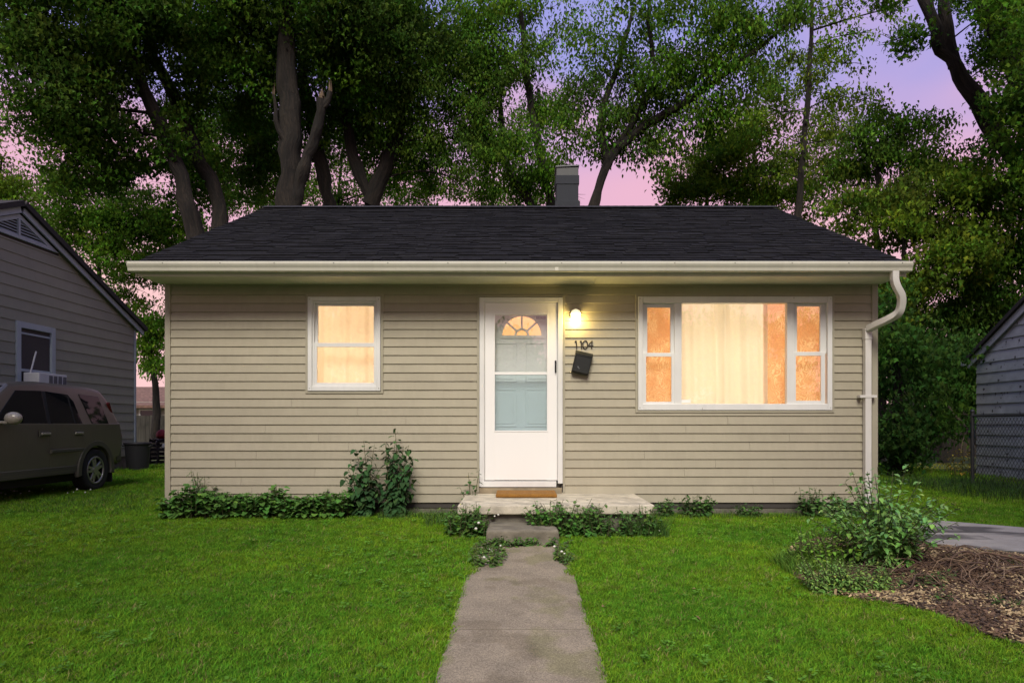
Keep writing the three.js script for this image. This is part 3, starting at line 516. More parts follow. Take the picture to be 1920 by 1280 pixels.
{
  // right: pale blue boarded gable end, its left corner far back
  const X = 9.45, zF = -14.0, D = 6.4, eave = 2.42, ridge = 2.42 + 0.60 * D / 2, mid = D / 2;
  const t = thing('house', 'pale blue boarded neighbour house at the right edge', 'house', [X, 0, zF]); t.rotation.y = -Math.PI / 2; // local x -> world +z, local z -> world -x
  const m = [[0.52, 0.575, 0.60], [0.50, 0.555, 0.58], [0.535, 0.59, 0.615]].map((c) => std({ color: lin(...c), roughness: 0.7, map: tex(256, 256, (u, v) => { const k = 0.86 + 0.2 * (fbm(u * 6, v * 6, 4, 6) - 0.5), p = clamp((fbm(u * 12 + 3, v * 12, 4, 12) - 0.74) * 14, 0, 1); return [k * (1 - 0.62 * p), k * (1 - 0.64 * p), k * (1 - 0.66 * p)]; }) }));
  const W = part('gable_wall', new THREE.ExtrudeGeometry(new THREE.Shape([[0, 0.0], [D, 0.0], [D, eave], [mid, ridge], [0, eave]].map((p) => new THREE.Vector2(...p))), { depth: 0.14, bevelEnabled: false }), darkGap, t); W.position.z = -0.142;
  const s = (v) => v <= eave ? 0 : (v - eave) / (ridge - eave) * mid;
  clad(W, 0.02, ridge - 0.06, 0.207, (v) => s(v) + 0.01, (v) => D - s(v) - 0.01, [], m, 0.022, 0.004, 0.14);
  const tr = std({ color: lin(0.42, 0.47, 0.50), roughness: 0.6, map: grime });
  for (const k of [0, 1]) {
    const L = Math.hypot(mid + 0.22, (mid + 0.22) * (ridge - eave) / mid), a = Math.atan2(ridge - eave, mid), flip = (g) => { if (k) { g.scale(-1, 1, 1); g.translate(2 * mid, 0, 0); const idx = []; for (let i = 0; i < g.attributes.position.count; i += 3) idx.push(i, i + 2, i + 1); g.setIndex(idx); g.computeVertexNormals(); } return g; };
    part('roof', flip(bx(0, L, 0, 0.07, -7, 0.14).rotateZ(-a).translate(mid, ridge + 0.03, 0)), darkRoof, t);
    part('rake_board', flip(bx(0.05, L - 0.01, -0.13, -0.002, 0.05, 0.08).rotateZ(-a).translate(mid, ridge + 0.03, 0)), tr, t);
  }
  part('gutter', [bx(-0.32, -0.2, eave - 0.15, eave - 0.04, -7, 0.12, 0.01)], std({ color: lin(0.6, 0.62, 0.6), roughness: 0.5 }), t);
  part('side_wall', [bx(0, 0.12, 0, eave, -7, -0.15)], m[0], t); part('side_wall', [bx(D - 0.12, D, 0, eave, -7, -0.15)], m[0], t); part('back_wall', [bx(0, D, 0, eave, -7.14, -7.0)], m[0], t);
}
{
  // chain-link fence beside it
  const t = thing('chain_link_fence', 'grey chain-link fence in front of the pale blue house', 'fence', [7.86, 0, -11.75]);
  const steel = std({ color: lin(0.07, 0.07, 0.07), roughness: 0.5, metalness: 0.5 }), list = [], L = 3.2, Ht = 1.18, s = 0.075;
  for (let k = -17; k < L / s; k++) for (const dir of [1, -1]) { // slanted wires, clipped to the panel
    const pts = []; for (let j = 0; j <= Ht / s; j++) { const z = dir > 0 ? (k + j * 0.75) * s : (k + 17 - j * 0.75) * s; if (z >= 0 && z <= L) pts.push([j % 2 ? 0.004 * dir : -0.004 * dir, 0.05 + j * s, z]); }
    if (pts.length > 1) { const a = new THREE.Vector3(...pts[0]), b = new THREE.Vector3(...pts[pts.length - 1]), d = b.clone().sub(a), g = new THREE.CylinderGeometry(0.0042, 0.0042, d.length(), 4, 1, true); g.applyQuaternion(new THREE.Quaternion().setFromUnitVectors(new THREE.Vector3(0, 1, 0), d.normalize())); g.translate(...a.clone().add(b).multiplyScalar(0.5).toArray()); g.translate(dir * 0.002, 0, 0); list.push(g); }
  }
  part('wire_mesh', list, steel, t).userData.kind = 'stuff';
  for (const z of [0, 2.4]) { const p = part('post', [new THREE.CylinderGeometry(0.03, 0.03, 1.3, 10).translate(0, 0.62, z)], steel, t); part('post_cap', [new THREE.SphereGeometry(0.036, 10, 6).translate(0, 1.28, z)], steel, p); }
  part('top_rail', [new THREE.CylinderGeometry(0.02, 0.02, L, 8).rotateX(Math.PI / 2).translate(0, 1.2, L / 2)], steel, t);
}
const greyWood = tex(256, 256, (u, v) => { const k = 0.7 + 0.35 * (fbm(u * 40, v * 3, 3) - 0.5) + 0.2 * (fbm(u * 4, v * 4, 3, 4) - 0.5); return [k, k * 0.97, k * 0.93]; });
function boardFence(label, x0, x1, z, h, c) {
  const t = thing('board_fence', label, 'fence', [x0, 0, z]), r = mulberry(Math.round(x0 * 10) + 300), mats = [0.85, 1, 1.15].map((k) => std({ color: lin(c[0] * k, c[1] * k, c[2] * k), roughness: 0.9, map: greyWood }));
  for (let x = 0; x < x1 - x0; x += 0.15) part('board', bx(x, x + 0.142, -0.05, h + (r() - 0.5) * 0.03, -0.012 + r() * 0.006, 0.012), mats[Math.floor(r() * 3)], t);
  for (const y of [0.3, h - 0.25]) part('rail', bx(0, x1 - x0, y, y + 0.09, -0.06, -0.02), mats[0], t);
}
boardFence('dark board fence across the far back yard on the right', 7.5, 16.5, -22, 1.55, [0.075, 0.062, 0.05]);
boardFence('grey board fence far behind the gap left of the house', -15.5, -8.2, -23, 1.35, [0.11, 0.11, 0.10]);
{
  // house beyond the fence on the left with a rusty pink roof
  const t = thing('house', 'far off house with pinkish tiled roof seen through the left gap', 'house', [-24, 0, -38]);
  part('wall', [bx(-5, 8, 0, 2.3, -6, 0)], std({ color: lin(0.35, 0.34, 0.30), roughness: 0.9, map: grime }), t);
  const s = new THREE.ExtrudeGeometry(new THREE.Shape([[-0.5, 2.1], [3, 3.3], [6.5, 2.1], [6.5, 1.95], [-0.5, 1.95]].map((p) => new THREE.Vector2(...p))), { depth: 14, bevelEnabled: false }); s.rotateY(Math.PI / 2); s.translate(-5.5, 0, 0);
  part('roof', uvMetres(s), std({ color: lin(0.26, 0.155, 0.12), roughness: 0.9, map: concreteTex }), t);
  part('window', ring(3, 4.2, 0.9, 1.9, 0.08, 0.08, 0.08, 0.08, 0.002, 0.06), white, t); part('window_pane', bx(3.05, 4.15, 0.95, 1.85, 0.005, 0.02), darkGlass, t);
}

// ---------------------------------------------------------------- parked car, nose to the street
{
  const t = thing('parked_car', 'dusty olive grey sport utility car parked beside the left house', 'car', [-7.49, 0.0, -9.46]);
  const paint = phy({ color: lin(0.165, 0.150, 0.112), roughness: 0.38, metalness: 0.35, clearcoat: 0.5, clearcoatRoughness: 0.2, map: grime });
  const clad2 = std({ color: lin(0.095, 0.093, 0.068), roughness: 0.6, map: grime }), under = std({ color: lin(0.015, 0.015, 0.015), roughness: 0.9 }), glass = phy({ color: lin(0.01, 0.011, 0.012), roughness: 0.03, specularIntensity: 0.35 });
  const rz = -1.31, fz = 1.31, HW = 0.87;
  const V = (a) => a.map((p) => new THREE.Vector2(-p[0], p[1]));       // (z, y) -> shape plane
  const ext = (pts, depth, bevel, holes) => { const s = pts instanceof THREE.Shape ? pts : new THREE.Shape(V(pts)); const g = new THREE.ExtrudeGeometry(s, { depth: depth - 2 * bevel, bevelEnabled: bevel > 0, bevelSize: bevel, bevelThickness: bevel, bevelSegments: 3, curveSegments: 14 }); g.rotateY(Math.PI / 2); g.translate(bevel, 0, 0); return g; }; // extrudes to +x, shape x = -z
  const arch = (s, z, r) => { s.absarc(-z, 0.34, r, 0, Math.PI, false); };
  // inner body
  const ib = new THREE.Shape(V([[-1.93, 0.45], [-1.98, 0.75], [-1.96, 1.05], [1.2, 1.05], [2.05, 0.98], [2.2, 0.8], [2.2, 0.42], [1.75, 0.36], [1.7, 0.55], [1.5, 0.72], [1.1, 0.72], [0.92, 0.5], [0.9, 0.36], [-0.9, 0.36], [-0.92, 0.5], [-1.1, 0.72], [-1.5, 0.72], [-1.7, 0.5]]));
  const body = part('body', ext(ib, 1.66, 0.05).translate(-0.83, 0, 0), paint, t);
  part('underside', [bx(-0.72, 0.72, 0.2, 0.5, -1.8, 2.0)], under, t);
  // side panels: quarter, rear door, front door, wing; gaps between them are open seams
  const sidePanel = (name, pts, opts = {}) => { for (const s of [1, -1]) { const g = ext(pts, 0.045, 0.012); const p = g.attributes.position; for (let i = 0; i < p.count; i++) { const y = p.getY(i); p.setX(i, p.getX(i) - 0.045 * Math.pow(clamp((0.68 - y) / 0.35, 0, 1), 2) - 0.03 * Math.pow(clamp((y - 0.8) / 0.27, 0, 1), 2)); } g.translate(HW - 0.04, 0, 0); if (s < 0) { g.scale(-1, 1, 1); g.computeVertexNormals(); } part(name, g, opts.mat || paint, t); } };
  const arcPts = (z, r, a0, a1, n = 12) => Array.from({ length: n + 1 }, (_, i) => { const a = lerp(a0, a1, i / n); return [z + r * Math.cos(a), 0.34 + r * Math.sin(a)]; });
  sidePanel('quarter_panel', [[-1.97, 0.70], [-1.985, 0.85], [-1.96, 1.06], [-1.02, 1.06], [-0.99, 0.80], ...arcPts(rz, 0.40, 0.9, Math.PI - 0.35).filter((p) => p[1] > 0.4), [-1.90, 0.55]]);
  sidePanel('rear_door', [[-0.255, 0.37], [-0.255, 1.06], [-1.008, 1.06], [-0.98, 0.80], [-1.05, 0.66], [-0.93, 0.50], [-0.90, 0.37]]);
  sidePanel('front_door', [[0.80, 0.37], [0.84, 1.06], [-0.243, 1.06], [-0.243, 0.37]]);
  sidePanel('wing', [[0.815, 0.37], [0.855, 1.06], [1.3, 1.05], [2.0, 0.96], [2.15, 0.8], [2.15, 0.5], ...arcPts(fz, 0.40, 0.3, Math.PI - 0.1)]);
  sidePanel('rub_strip', [[-0.27, 0.655], [-0.27, 0.685], [-0.98, 0.69], [-0.98, 0.66]], { mat: clad2 });
  for (const m of t.children.filter((c) => c.name === 'rub_strip')) m.position.x = Math.sign(m.geometry.boundingSphere ? 1 : 1) * 0;
  sidePanel('sill', [[0.9, 0.33], [0.9, 0.43], [-0.9, 0.43], [-0.9, 0.33]], { mat: clad2 });
  // wheel-arch lips
  for (const z of [rz, fz]) for (const s of [1, -1]) { const sh = new THREE.Shape(); sh.absarc(-z, 0.34, 0.455, -0.15, Math.PI + 0.15, false); sh.absarc(-z, 0.34, 0.385, Math.PI + 0.15, -0.15, true); const g = new THREE.ExtrudeGeometry(sh, { depth: 0.05, bevelEnabled: true, bevelSize: 0.01, bevelThickness: 0.012, bevelSegments: 2, curveSegments: 20 }); g.rotateY(Math.PI / 2); g.translate(HW - 0.055, 0, 0); if (s < 0) { g.scale(-1, 1, 1); g.computeVertexNormals(); } part('wheel_arch', g, clad2, t); }
  // cabin
  const cab = ext([[-1.955, 1.04], [-1.74, 1.44], [-1.62, 1.56], [-1.3, 1.60], [-0.2, 1.615], [0.35, 1.56], [1.2, 1.04]], 1.68, 0.05).translate(-0.84, 0, 0);
  { const p = cab.attributes.position; for (let i = 0; i < p.count; i++) { const y = p.getY(i); if (y > 1.05) p.setX(i, p.getX(i) * (1 - (y - 1.05) / 0.6 * 0.17)); } cab.computeVertexNormals(); }
  const cabin = part('cabin', cab, paint, t);
  const xs = (y) => 0.84 * (1 - (y - 1.05) / 0.6 * 0.17);
  const win = (pts) => { for (const s of [1, -1]) { const g = ext(pts, 0.012, 0.003), p = g.attributes.position; for (let i = 0; i < p.count; i++) p.setX(i, p.getX(i) + xs(p.getY(i)) - 0.004); if (s < 0) g.scale(-1, 1, 1); g.computeVertexNormals(); part('window', g, glass, cabin); } };
  win([[-1.24, 1.075], [-1.66, 1.075], [-1.55, 1.50], [-1.07, 1.52]]);
  win([[-0.29, 1.075], [-0.99, 1.075], [-0.90, 1.40], [-0.80, 1.50], [-0.32, 1.53]]);
  win([[0.78, 1.075], [-0.21, 1.075], [-0.24, 1.53], [0.26, 1.515]]);
  for (const s of [1, -1]) { const g = ext([[-0.285, 1.07], [-0.215, 1.07], [-0.245, 1.53], [-0.315, 1.53]], 0.008, 0.002), p = g.attributes.position; for (let i = 0; i < p.count; i++) p.setX(i, p.getX(i) + xs(p.getY(i)) - 0.001); if (s < 0) g.scale(-1, 1, 1); g.computeVertexNormals(); part('pillar_trim', g, under, cabin); const b = ext([[-0.80, 1.08], [-0.83, 1.08], [-0.80, 1.47], [-0.775, 1.47]], 0.016, 0.002), q = b.attributes.position; for (let i = 0; i < q.count; i++) q.setX(i, q.getX(i) + xs(q.getY(i)) - 0.003); if (s < 0) b.scale(-1, 1, 1); b.computeVertexNormals(); part('pillar_trim', b, under, cabin); }
  const ws = bx(-0.68, 0.68, 0, 0.9, -0.004, 0.004); ws.rotateX(-0.985); ws.translate(0, 1.075, 1.165); part('windscreen', ws, glass, cabin);
  for (const x of [-0.62, 0.62]) part('roof_rail', tube([[x, 1.58, -1.4], [x, 1.625, -1.25], [x, 1.635, -0.5], [x, 1.625, 0.1], [x, 1.57, 0.25]], 0.014, 6), under, t);
  // handles, mirrors, lamps, bumpers
  const chrome = std({ color: lin(0.42, 0.40, 0.34), roughness: 0.35, metalness: 0.5 });
  for (const s of [1, -1]) for (const z of [-0.13, -0.86]) { const h = part('door_handle', [bx(-0.09, 0.09, -0.018, 0.018, -0.012, 0.012, 0.008).rotateY(Math.PI / 2).translate(s * (HW + 0.012), 0.925, z)], chrome, t); part('handle_cup', [bx(s * (HW - 0.004) - 0.006, s * (HW - 0.004) + 0.006, 0.885, 0.965, z - 0.11, z + 0.11, 0.003)], clad2, h); }
  for (const s of [1, -1]) { const g = new THREE.SphereGeometry(1, 18, 12); g.scale(0.11, 0.085, 0.075); g.translate(s * (HW + 0.13), 1.135, 0.66); const m = part('mirror', [g, bx(s > 0 ? HW - 0.06 : -HW - 0.08, s > 0 ? HW + 0.08 : -HW + 0.06, 1.065, 1.10, 0.63, 0.71, 0.01)], phy({ color: lin(0.30, 0.28, 0.22), roughness: 0.35, clearcoat: 0.6 }), t); part('mirror_glass', [bx(s * (HW + 0.13) - 0.08, s * (HW + 0.13) + 0.08, 1.08, 1.19, 0.578, 0.588, 0.004)], glass, m); }
  part('bumper', [bx(-0.84, 0.84, 0.42, 0.70, -2.06, -1.86, 0.05)], clad2, t); part('bumper', [bx(-0.84, 0.84, 0.36, 0.66, 2.08, 2.28, 0.06)], clad2, t);
  for (const s of [-1, 1]) { part('tail_lamp', [bx(s * 0.74 - 0.05, s * 0.74 + 0.05, 0, 0.38, -0.03, 0.03, 0.01).rotateX(0.47).translate(0, 1.07, -1.93)], phy({ color: lin(0.10, 0.006, 0.006), roughness: 0.15 }), t); part('headlight', [bx(s * 0.66 - 0.17, s * 0.66 + 0.17, 0.70, 0.87, 2.08, 2.20, 0.03)], phy({ color: lin(0.5, 0.52, 0.53), roughness: 0.1 }), t); part('mud_flap', [bx(s * 0.75 - 0.1, s * 0.75 + 0.1, 0.12, 0.46, rz - 0.44, rz - 0.42)], under, t); }
  // wheels
  const tyre = new THREE.LatheGeometry([[0.20, -0.09], [0.27, -0.105], [0.32, -0.10], [0.335, -0.07], [0.337, 0], [0.335, 0.07], [0.32, 0.10], [0.27, 0.105], [0.20, 0.09]].map((p) => new THREE.Vector2(...p)), 36); tyre.rotateZ(Math.PI / 2);
  const rim = [new THREE.TorusGeometry(0.205, 0.018, 8, 32).rotateY(Math.PI / 2).translate(0.085, 0, 0), new THREE.CylinderGeometry(0.055, 0.06, 0.05, 20).rotateZ(Math.PI / 2).translate(0.075, 0, 0)];
  for (let k = 0; k < 5; k++) { const s = new THREE.Shape([[-0.035, 0.04], [0.035, 0.04], [0.055, 0.2], [0.028, 0.2], [0, 0.1], [-0.028, 0.2], [-0.055, 0.2]].map((p) => new THREE.Vector2(...p))); const g = new THREE.ExtrudeGeometry(s, { depth: 0.03, bevelEnabled: true, bevelSize: 0.005, bevelThickness: 0.006, bevelSegments: 1 }); g.rotateZ(k * Math.PI * 0.4 + 0.2); g.rotateY(Math.PI / 2); g.translate(0.055, 0, 0); rim.push(g); }
  const disc = new THREE.CylinderGeometry(0.19, 0.19, 0.06, 24).rotateZ(Math.PI / 2);
  const rubber = std({ color: lin(0.022, 0.022, 0.022), roughness: 0.85 }), alloy = std({ color: lin(0.36, 0.36, 0.35), roughness: 0.35, metalness: 0.8 });
  for (const z of [rz, fz]) for (const s of [1, -1]) {
    const w = part('wheel', disc.clone(), under, t); w.position.set(s * 0.755, 0.337, z); if (s < 0) w.rotation.y = Math.PI;
    part('tyre', tyre, rubber, w); part('rim', rim.map((g) => g.clone()), alloy, w);
  }
}
// ---------------------------------------------------------------- things in the side yard
{
  const t = thing('trash_can', 'black plastic trash can behind the parked car', 'trash can', [-8.55, 0, -15.4]);
  const bm = std({ color: lin(0.018, 0.018, 0.02), roughness: 0.6 });
  part('can', new THREE.LatheGeometry([[0, 0], [0.21, 0], [0.22, 0.03], [0.262, 0.60], [0.285, 0.605], [0.285, 0.645], [0.262, 0.65], [0.245, 0.60], [0.205, 0.04], [0, 0.03]].map((p) => new THREE.Vector2(...p)), 28), bm, t);
  for (const s of [-1, 1]) part('handle', [new THREE.TorusGeometry(0.06, 0.012, 6, 12, Math.PI).rotateY(Math.PI / 2).rotateZ(-s * 1.2).translate(s * 0.28, 0.56, 0)], bm, t);
  const b = thing('garden_bench', 'dark metal garden bench with grey cushion behind the trash can', 'bench', [-8.62, 0, -17.6]);
  const im = std({ color: lin(0.02, 0.02, 0.022), roughness: 0.5, metalness: 0.5 });
  for (const [x, z] of [[-0.5, -0.22], [0.5, -0.22], [-0.5, 0.22], [0.5, 0.22]]) part('leg', tube([[x, 0.42, z], [x * 1.02, 0.2, z * 1.05], [x * 1.1, 0, z * 1.2]], 0.016, 6), im, b);
  part('seat', [0, 1, 2, 3, 4].map((k) => bx(-0.54, 0.54, 0.42, 0.44, -0.24 + k * 0.1, -0.16 + k * 0.1, 0.005)), im, b);
  part('backrest', [tube([[-0.54, 0.42, -0.24], [-0.54, 0.72, -0.3], [0, 0.84, -0.32], [0.54, 0.72, -0.3], [0.54, 0.42, -0.24]], 0.014, 6), ...[-3, -2, -1, 0, 1, 2, 3].map((k) => tube([[k * 0.13, 0.43, -0.24], [k * 0.13, 0.79 - Math.abs(k) * 0.018, -0.31]], 0.008, 5))], im, b);
  for (const s of [-1, 1]) part('armrest', tube([[s * 0.54, 0.42, 0.22], [s * 0.56, 0.62, 0.2], [s * 0.56, 0.66, 0.0], [s * 0.54, 0.64, -0.28]], 0.014, 6), im, b);
  const c = chunk(-0.45, 0.5, 0.445, 0.56, -0.18, 0.2, 0.045, 0.03); c.translate(-8.62, 0, -17.6);
  top('seat_cushion', c, std({ color: lin(0.20, 0.21, 0.23), roughness: 0.95 }), 'thin grey cushion lying on the garden bench', 'cushion');
  const ballm = std({ color: lin(0.22, 0.012, 0.02), roughness: 0.7 });
  const ballG = new THREE.SphereGeometry(0.13, 20, 14); const bp = ballG.attributes.position; for (let i = 0; i < bp.count; i++) { const k = 1 + 0.01 * Math.cos(6 * Math.atan2(bp.getZ(i), bp.getX(i))); bp.setX(i, bp.getX(i) * k); bp.setZ(i, bp.getZ(i) * k); }
  for (const [p, l] of [[[-9.3, 0.79, -17.9], 'red cloth bundle on top of the crate beside the bench'], [[-8.55, 0.20, -17.95], 'red cloth bundle on the low block under the bench']]) { const g = irregular(ballG.clone(), 0.09, 6); const m = top('cloth_bundle', g, ballm, l, 'cloth', 'red cloth bundles by the garden bench'); m.position.set(...p); }
  const cr = thing('plastic_crate', 'tall dark slatted crate left of the garden bench', 'crate', [-9.3, 0, -17.9]);
  for (const [x, z] of [[-0.2, -0.2], [0.2, -0.2], [-0.2, 0.2], [0.2, 0.2]]) part('post', bx(x - 0.02, x + 0.02, 0, 0.66, z - 0.02, z + 0.02), im, cr);
  for (let k = 0; k < 6; k++) part('slat', ring(-0.215, 0.215, 0, 0.43, 0.02, 0.02, 0.02, 0.02, 0, 0.07, 0).map((g) => g.translate(0, -0.215, 0).rotateX(Math.PI / 2).translate(0, 0.1 + k * 0.11, 0)), im, cr);
  part('lid', bx(-0.23, 0.23, 0.661, 0.675, -0.23, 0.23, 0.004), im, cr);
  part('block', chunk(-0.2, 0.2, 0, 0.09, -0.1, 0.1, 0.01, 0.01), foundationMat, thing('concrete_block', 'low concrete block under the garden bench', 'block', [-8.55, 0, -17.95]));
}
{
  // right yard: leaning post, fallen branch, cloth, low edging
  const wood = std({ color: lin(0.11, 0.095, 0.075), roughness: 0.95, map: greyWood });
  const p = P(1691, 0, 15); top('wooden_post', [chunk(-0.075, 0.075, -0.1, 1.72, -0.075, 0.075, 0.012, 0.02).rotateZ(-0.03).translate(p[0], 0, -15)], wood, 'weathered wooden post standing behind the right corner of the house', 'post');
  const a = P(1776, 757, 15), b = P(1816, 806, 14.6), c = P(1800, 800, 14.4);
  top('dead_branch', [tube([a, P(1795, 782, 14.8), b, [b[0] + 0.35, 0.05, b[2] + 0.2]], [0.018, 0.025, 0.03, 0.035], 6), tube([b, P(1806, 826, 14.5), P(1802, 850, 14.4)], [0.02, 0.014, 0.008], 5)], std({ color: lin(0.16, 0.12, 0.085), roughness: 0.9 }), 'bare dead branch leaning beside the pale blue house', 'branch');
  const q = P(1824, 808, 14.6), cl = new THREE.PlaneGeometry(0.2, 0.3, 8, 8), cp = cl.attributes.position; for (let i = 0; i < cp.count; i++) { const y = cp.getY(i); cp.setX(i, cp.getX(i) * (0.45 + 0.5 * (0.15 - y) / 0.3)); cp.setZ(i, 0.03 * Math.sin(cp.getX(i) * 60)); } cl.computeVertexNormals(); cl.translate(...q);
  top('hanging_cloth', cl, std({ color: lin(0.03, 0.22, 0.25), roughness: 0.9, side: THREE.DoubleSide }), 'small teal cloth hanging on the branch by the pale blue house', 'cloth');
  const e = thing('garden_edging', 'low yellow green zigzag wire edging across the shaded right yard', 'edging', [0, 0, 0]);
  const em = std({ color: lin(0.50, 0.52, 0.07), roughness: 0.6 }), e0 = P(1686, 0, 15.6)[0], e1 = P(1822, 0, 15.6)[0];
  const zig = []; for (let x = e0, k = 0; x <= e1; x += 0.055, k++) zig.push([x, k % 2 ? 0.15 : 0.05, -15.6]);
  part('wire', [...zig.slice(1).map((v, i) => { const s = new THREE.Vector3(...zig[i]), f = new THREE.Vector3(...v), d = f.clone().sub(s), g = new THREE.CylinderGeometry(0.009, 0.009, d.length(), 5); g.applyQuaternion(new THREE.Quaternion().setFromUnitVectors(new THREE.Vector3(0, 1, 0), d.normalize())); return g.translate(...s.add(f).multiplyScalar(0.5).toArray()); })], em, e);
  for (const y of [0.045, 0.155]) part('rail', [new THREE.CylinderGeometry(0.008, 0.008, e1 - e0, 6).rotateZ(Math.PI / 2).translate((e0 + e1) / 2, y, -15.6)], em, e);
  for (let k = 0; k < 4; k++) part('stake', [new THREE.CylinderGeometry(0.008, 0.008, 0.2, 6).translate(lerp(e0, e1, k / 3), 0.08, -15.6)], em, e);
}

// ---------------------------------------------------------------- trees
const barkTex = tex(256, 512, (u, v) => { const k = 0.55 + 0.7 * (fbm(u * 10 + fbm(u * 4, v * 6, 2, 4) * 2, v * 5, 4) - 0.5) + 0.3 * (vnoise(u * 60, v * 30, 60, 30) - 0.5); return [k, k * 0.94, k * 0.86]; });
barkTex.repeat.set(1.2, 0.5);
const bark = std({ color: lin(0.042, 0.037, 0.031), roughness: 0.95, map: barkTex, bumpMap: barkTex, bumpScale: 0.03 });
const paleWood = std({ color: lin(0.24, 0.18, 0.12), roughness: 0.9, map: greyWood });
// a leaf: pointed, folded along its midrib
function leafGeo(l, w, fold, curl, lobed) {
  const st = lobed ? [[0, 0], [0.12, 0.5], [0.25, 0.34], [0.5, 1], [0.6, 0.42], [0.8, 0.34], [1, 0]] : [[0, 0], [0.2, 0.72], [0.42, 1], [0.7, 0.68], [1, 0]];
  const pos = [], idx = [];
  st.forEach(([t, h]) => { const y = -curl * t * t * l; pos.push(0, y, t * l, h * w / 2, y + fold * h * w / 2, t * l, -h * w / 2, y + fold * h * w / 2, t * l); });
  for (let i = 0; i < st.length - 1; i++) { const a = i * 3, b = a + 3; idx.push(a, b, a + 1, a + 1, b, b + 1, a, a + 2, b, a + 2, b + 2, b); }
  const g = new THREE.BufferGeometry(); g.setAttribute('position', new THREE.Float32BufferAttribute(pos, 3)); g.setIndex(idx); const q = g.toNonIndexed();
  // drop faces without area
  const p = q.attributes.position, keep = [], A = new THREE.Vector3(), B = new THREE.Vector3(), C = new THREE.Vector3();
  for (let i = 0; i < p.count; i += 3) { A.fromBufferAttribute(p, i); B.fromBufferAttribute(p, i + 1); C.fromBufferAttribute(p, i + 2); if (B.clone().sub(A).cross(C.clone().sub(A)).length() > 1e-9) keep.push(...A.toArray(), ...B.toArray(), ...C.toArray()); }
  const o = new THREE.BufferGeometry(); o.setAttribute('position', new THREE.Float32BufferAttribute(keep, 3)); o.setAttribute('uv', new THREE.Float32BufferAttribute(new Float32Array(keep.length / 3 * 2), 2)); o.computeVertexNormals(); return o;
}
function clumpGeo(n, spread, len, wid, lobed, seed) {
  const r = mulberry(seed), list = [], e = new THREE.Euler(), m = new THREE.Matrix4(), q = new THREE.Quaternion();
  for (let i = 0; i < n; i++) {
    const g = leafGeo(len * (0.7 + 0.6 * r()), wid * (0.7 + 0.6 * r()), 0.25 + 0.3 * r(), 0.2 + 0.5 * r(), lobed);
    e.set(0.2 + r() * 1.1, r() * 6.283, (r() - 0.5) * 1.2, 'YXZ'); q.setFromEuler(e);
    const a = r() * 6.283, d = spread * Math.sqrt(r()); m.compose(new THREE.Vector3(d * Math.cos(a), (r() - 0.55) * spread * 1.0, d * Math.sin(a)), q, new THREE.Vector3(1, 1, 1)); g.applyMatrix4(m);
    const v = 0.75 + 0.5 * r(); tint(g, [v * (0.9 + 0.25 * r()), v, v * 0.9]); list.push(g);
  }
  const g = mergeGeometries(list); g.deleteAttribute('uv'); return g;
}
const clumps = [clumpGeo(16, 0.42, 0.13, 0.12, true, 1), clumpGeo(16, 0.40, 0.12, 0.075, false, 2), clumpGeo(14, 0.30, 0.10, 0.06, false, 3)];
const leafMat = phy({ color: lin(1, 1, 1), vertexColors: true, roughness: 1, transmission: 0.5, thickness: 0, specularIntensity: 0.12, side: THREE.DoubleSide });
let nLeafClumps = 0;
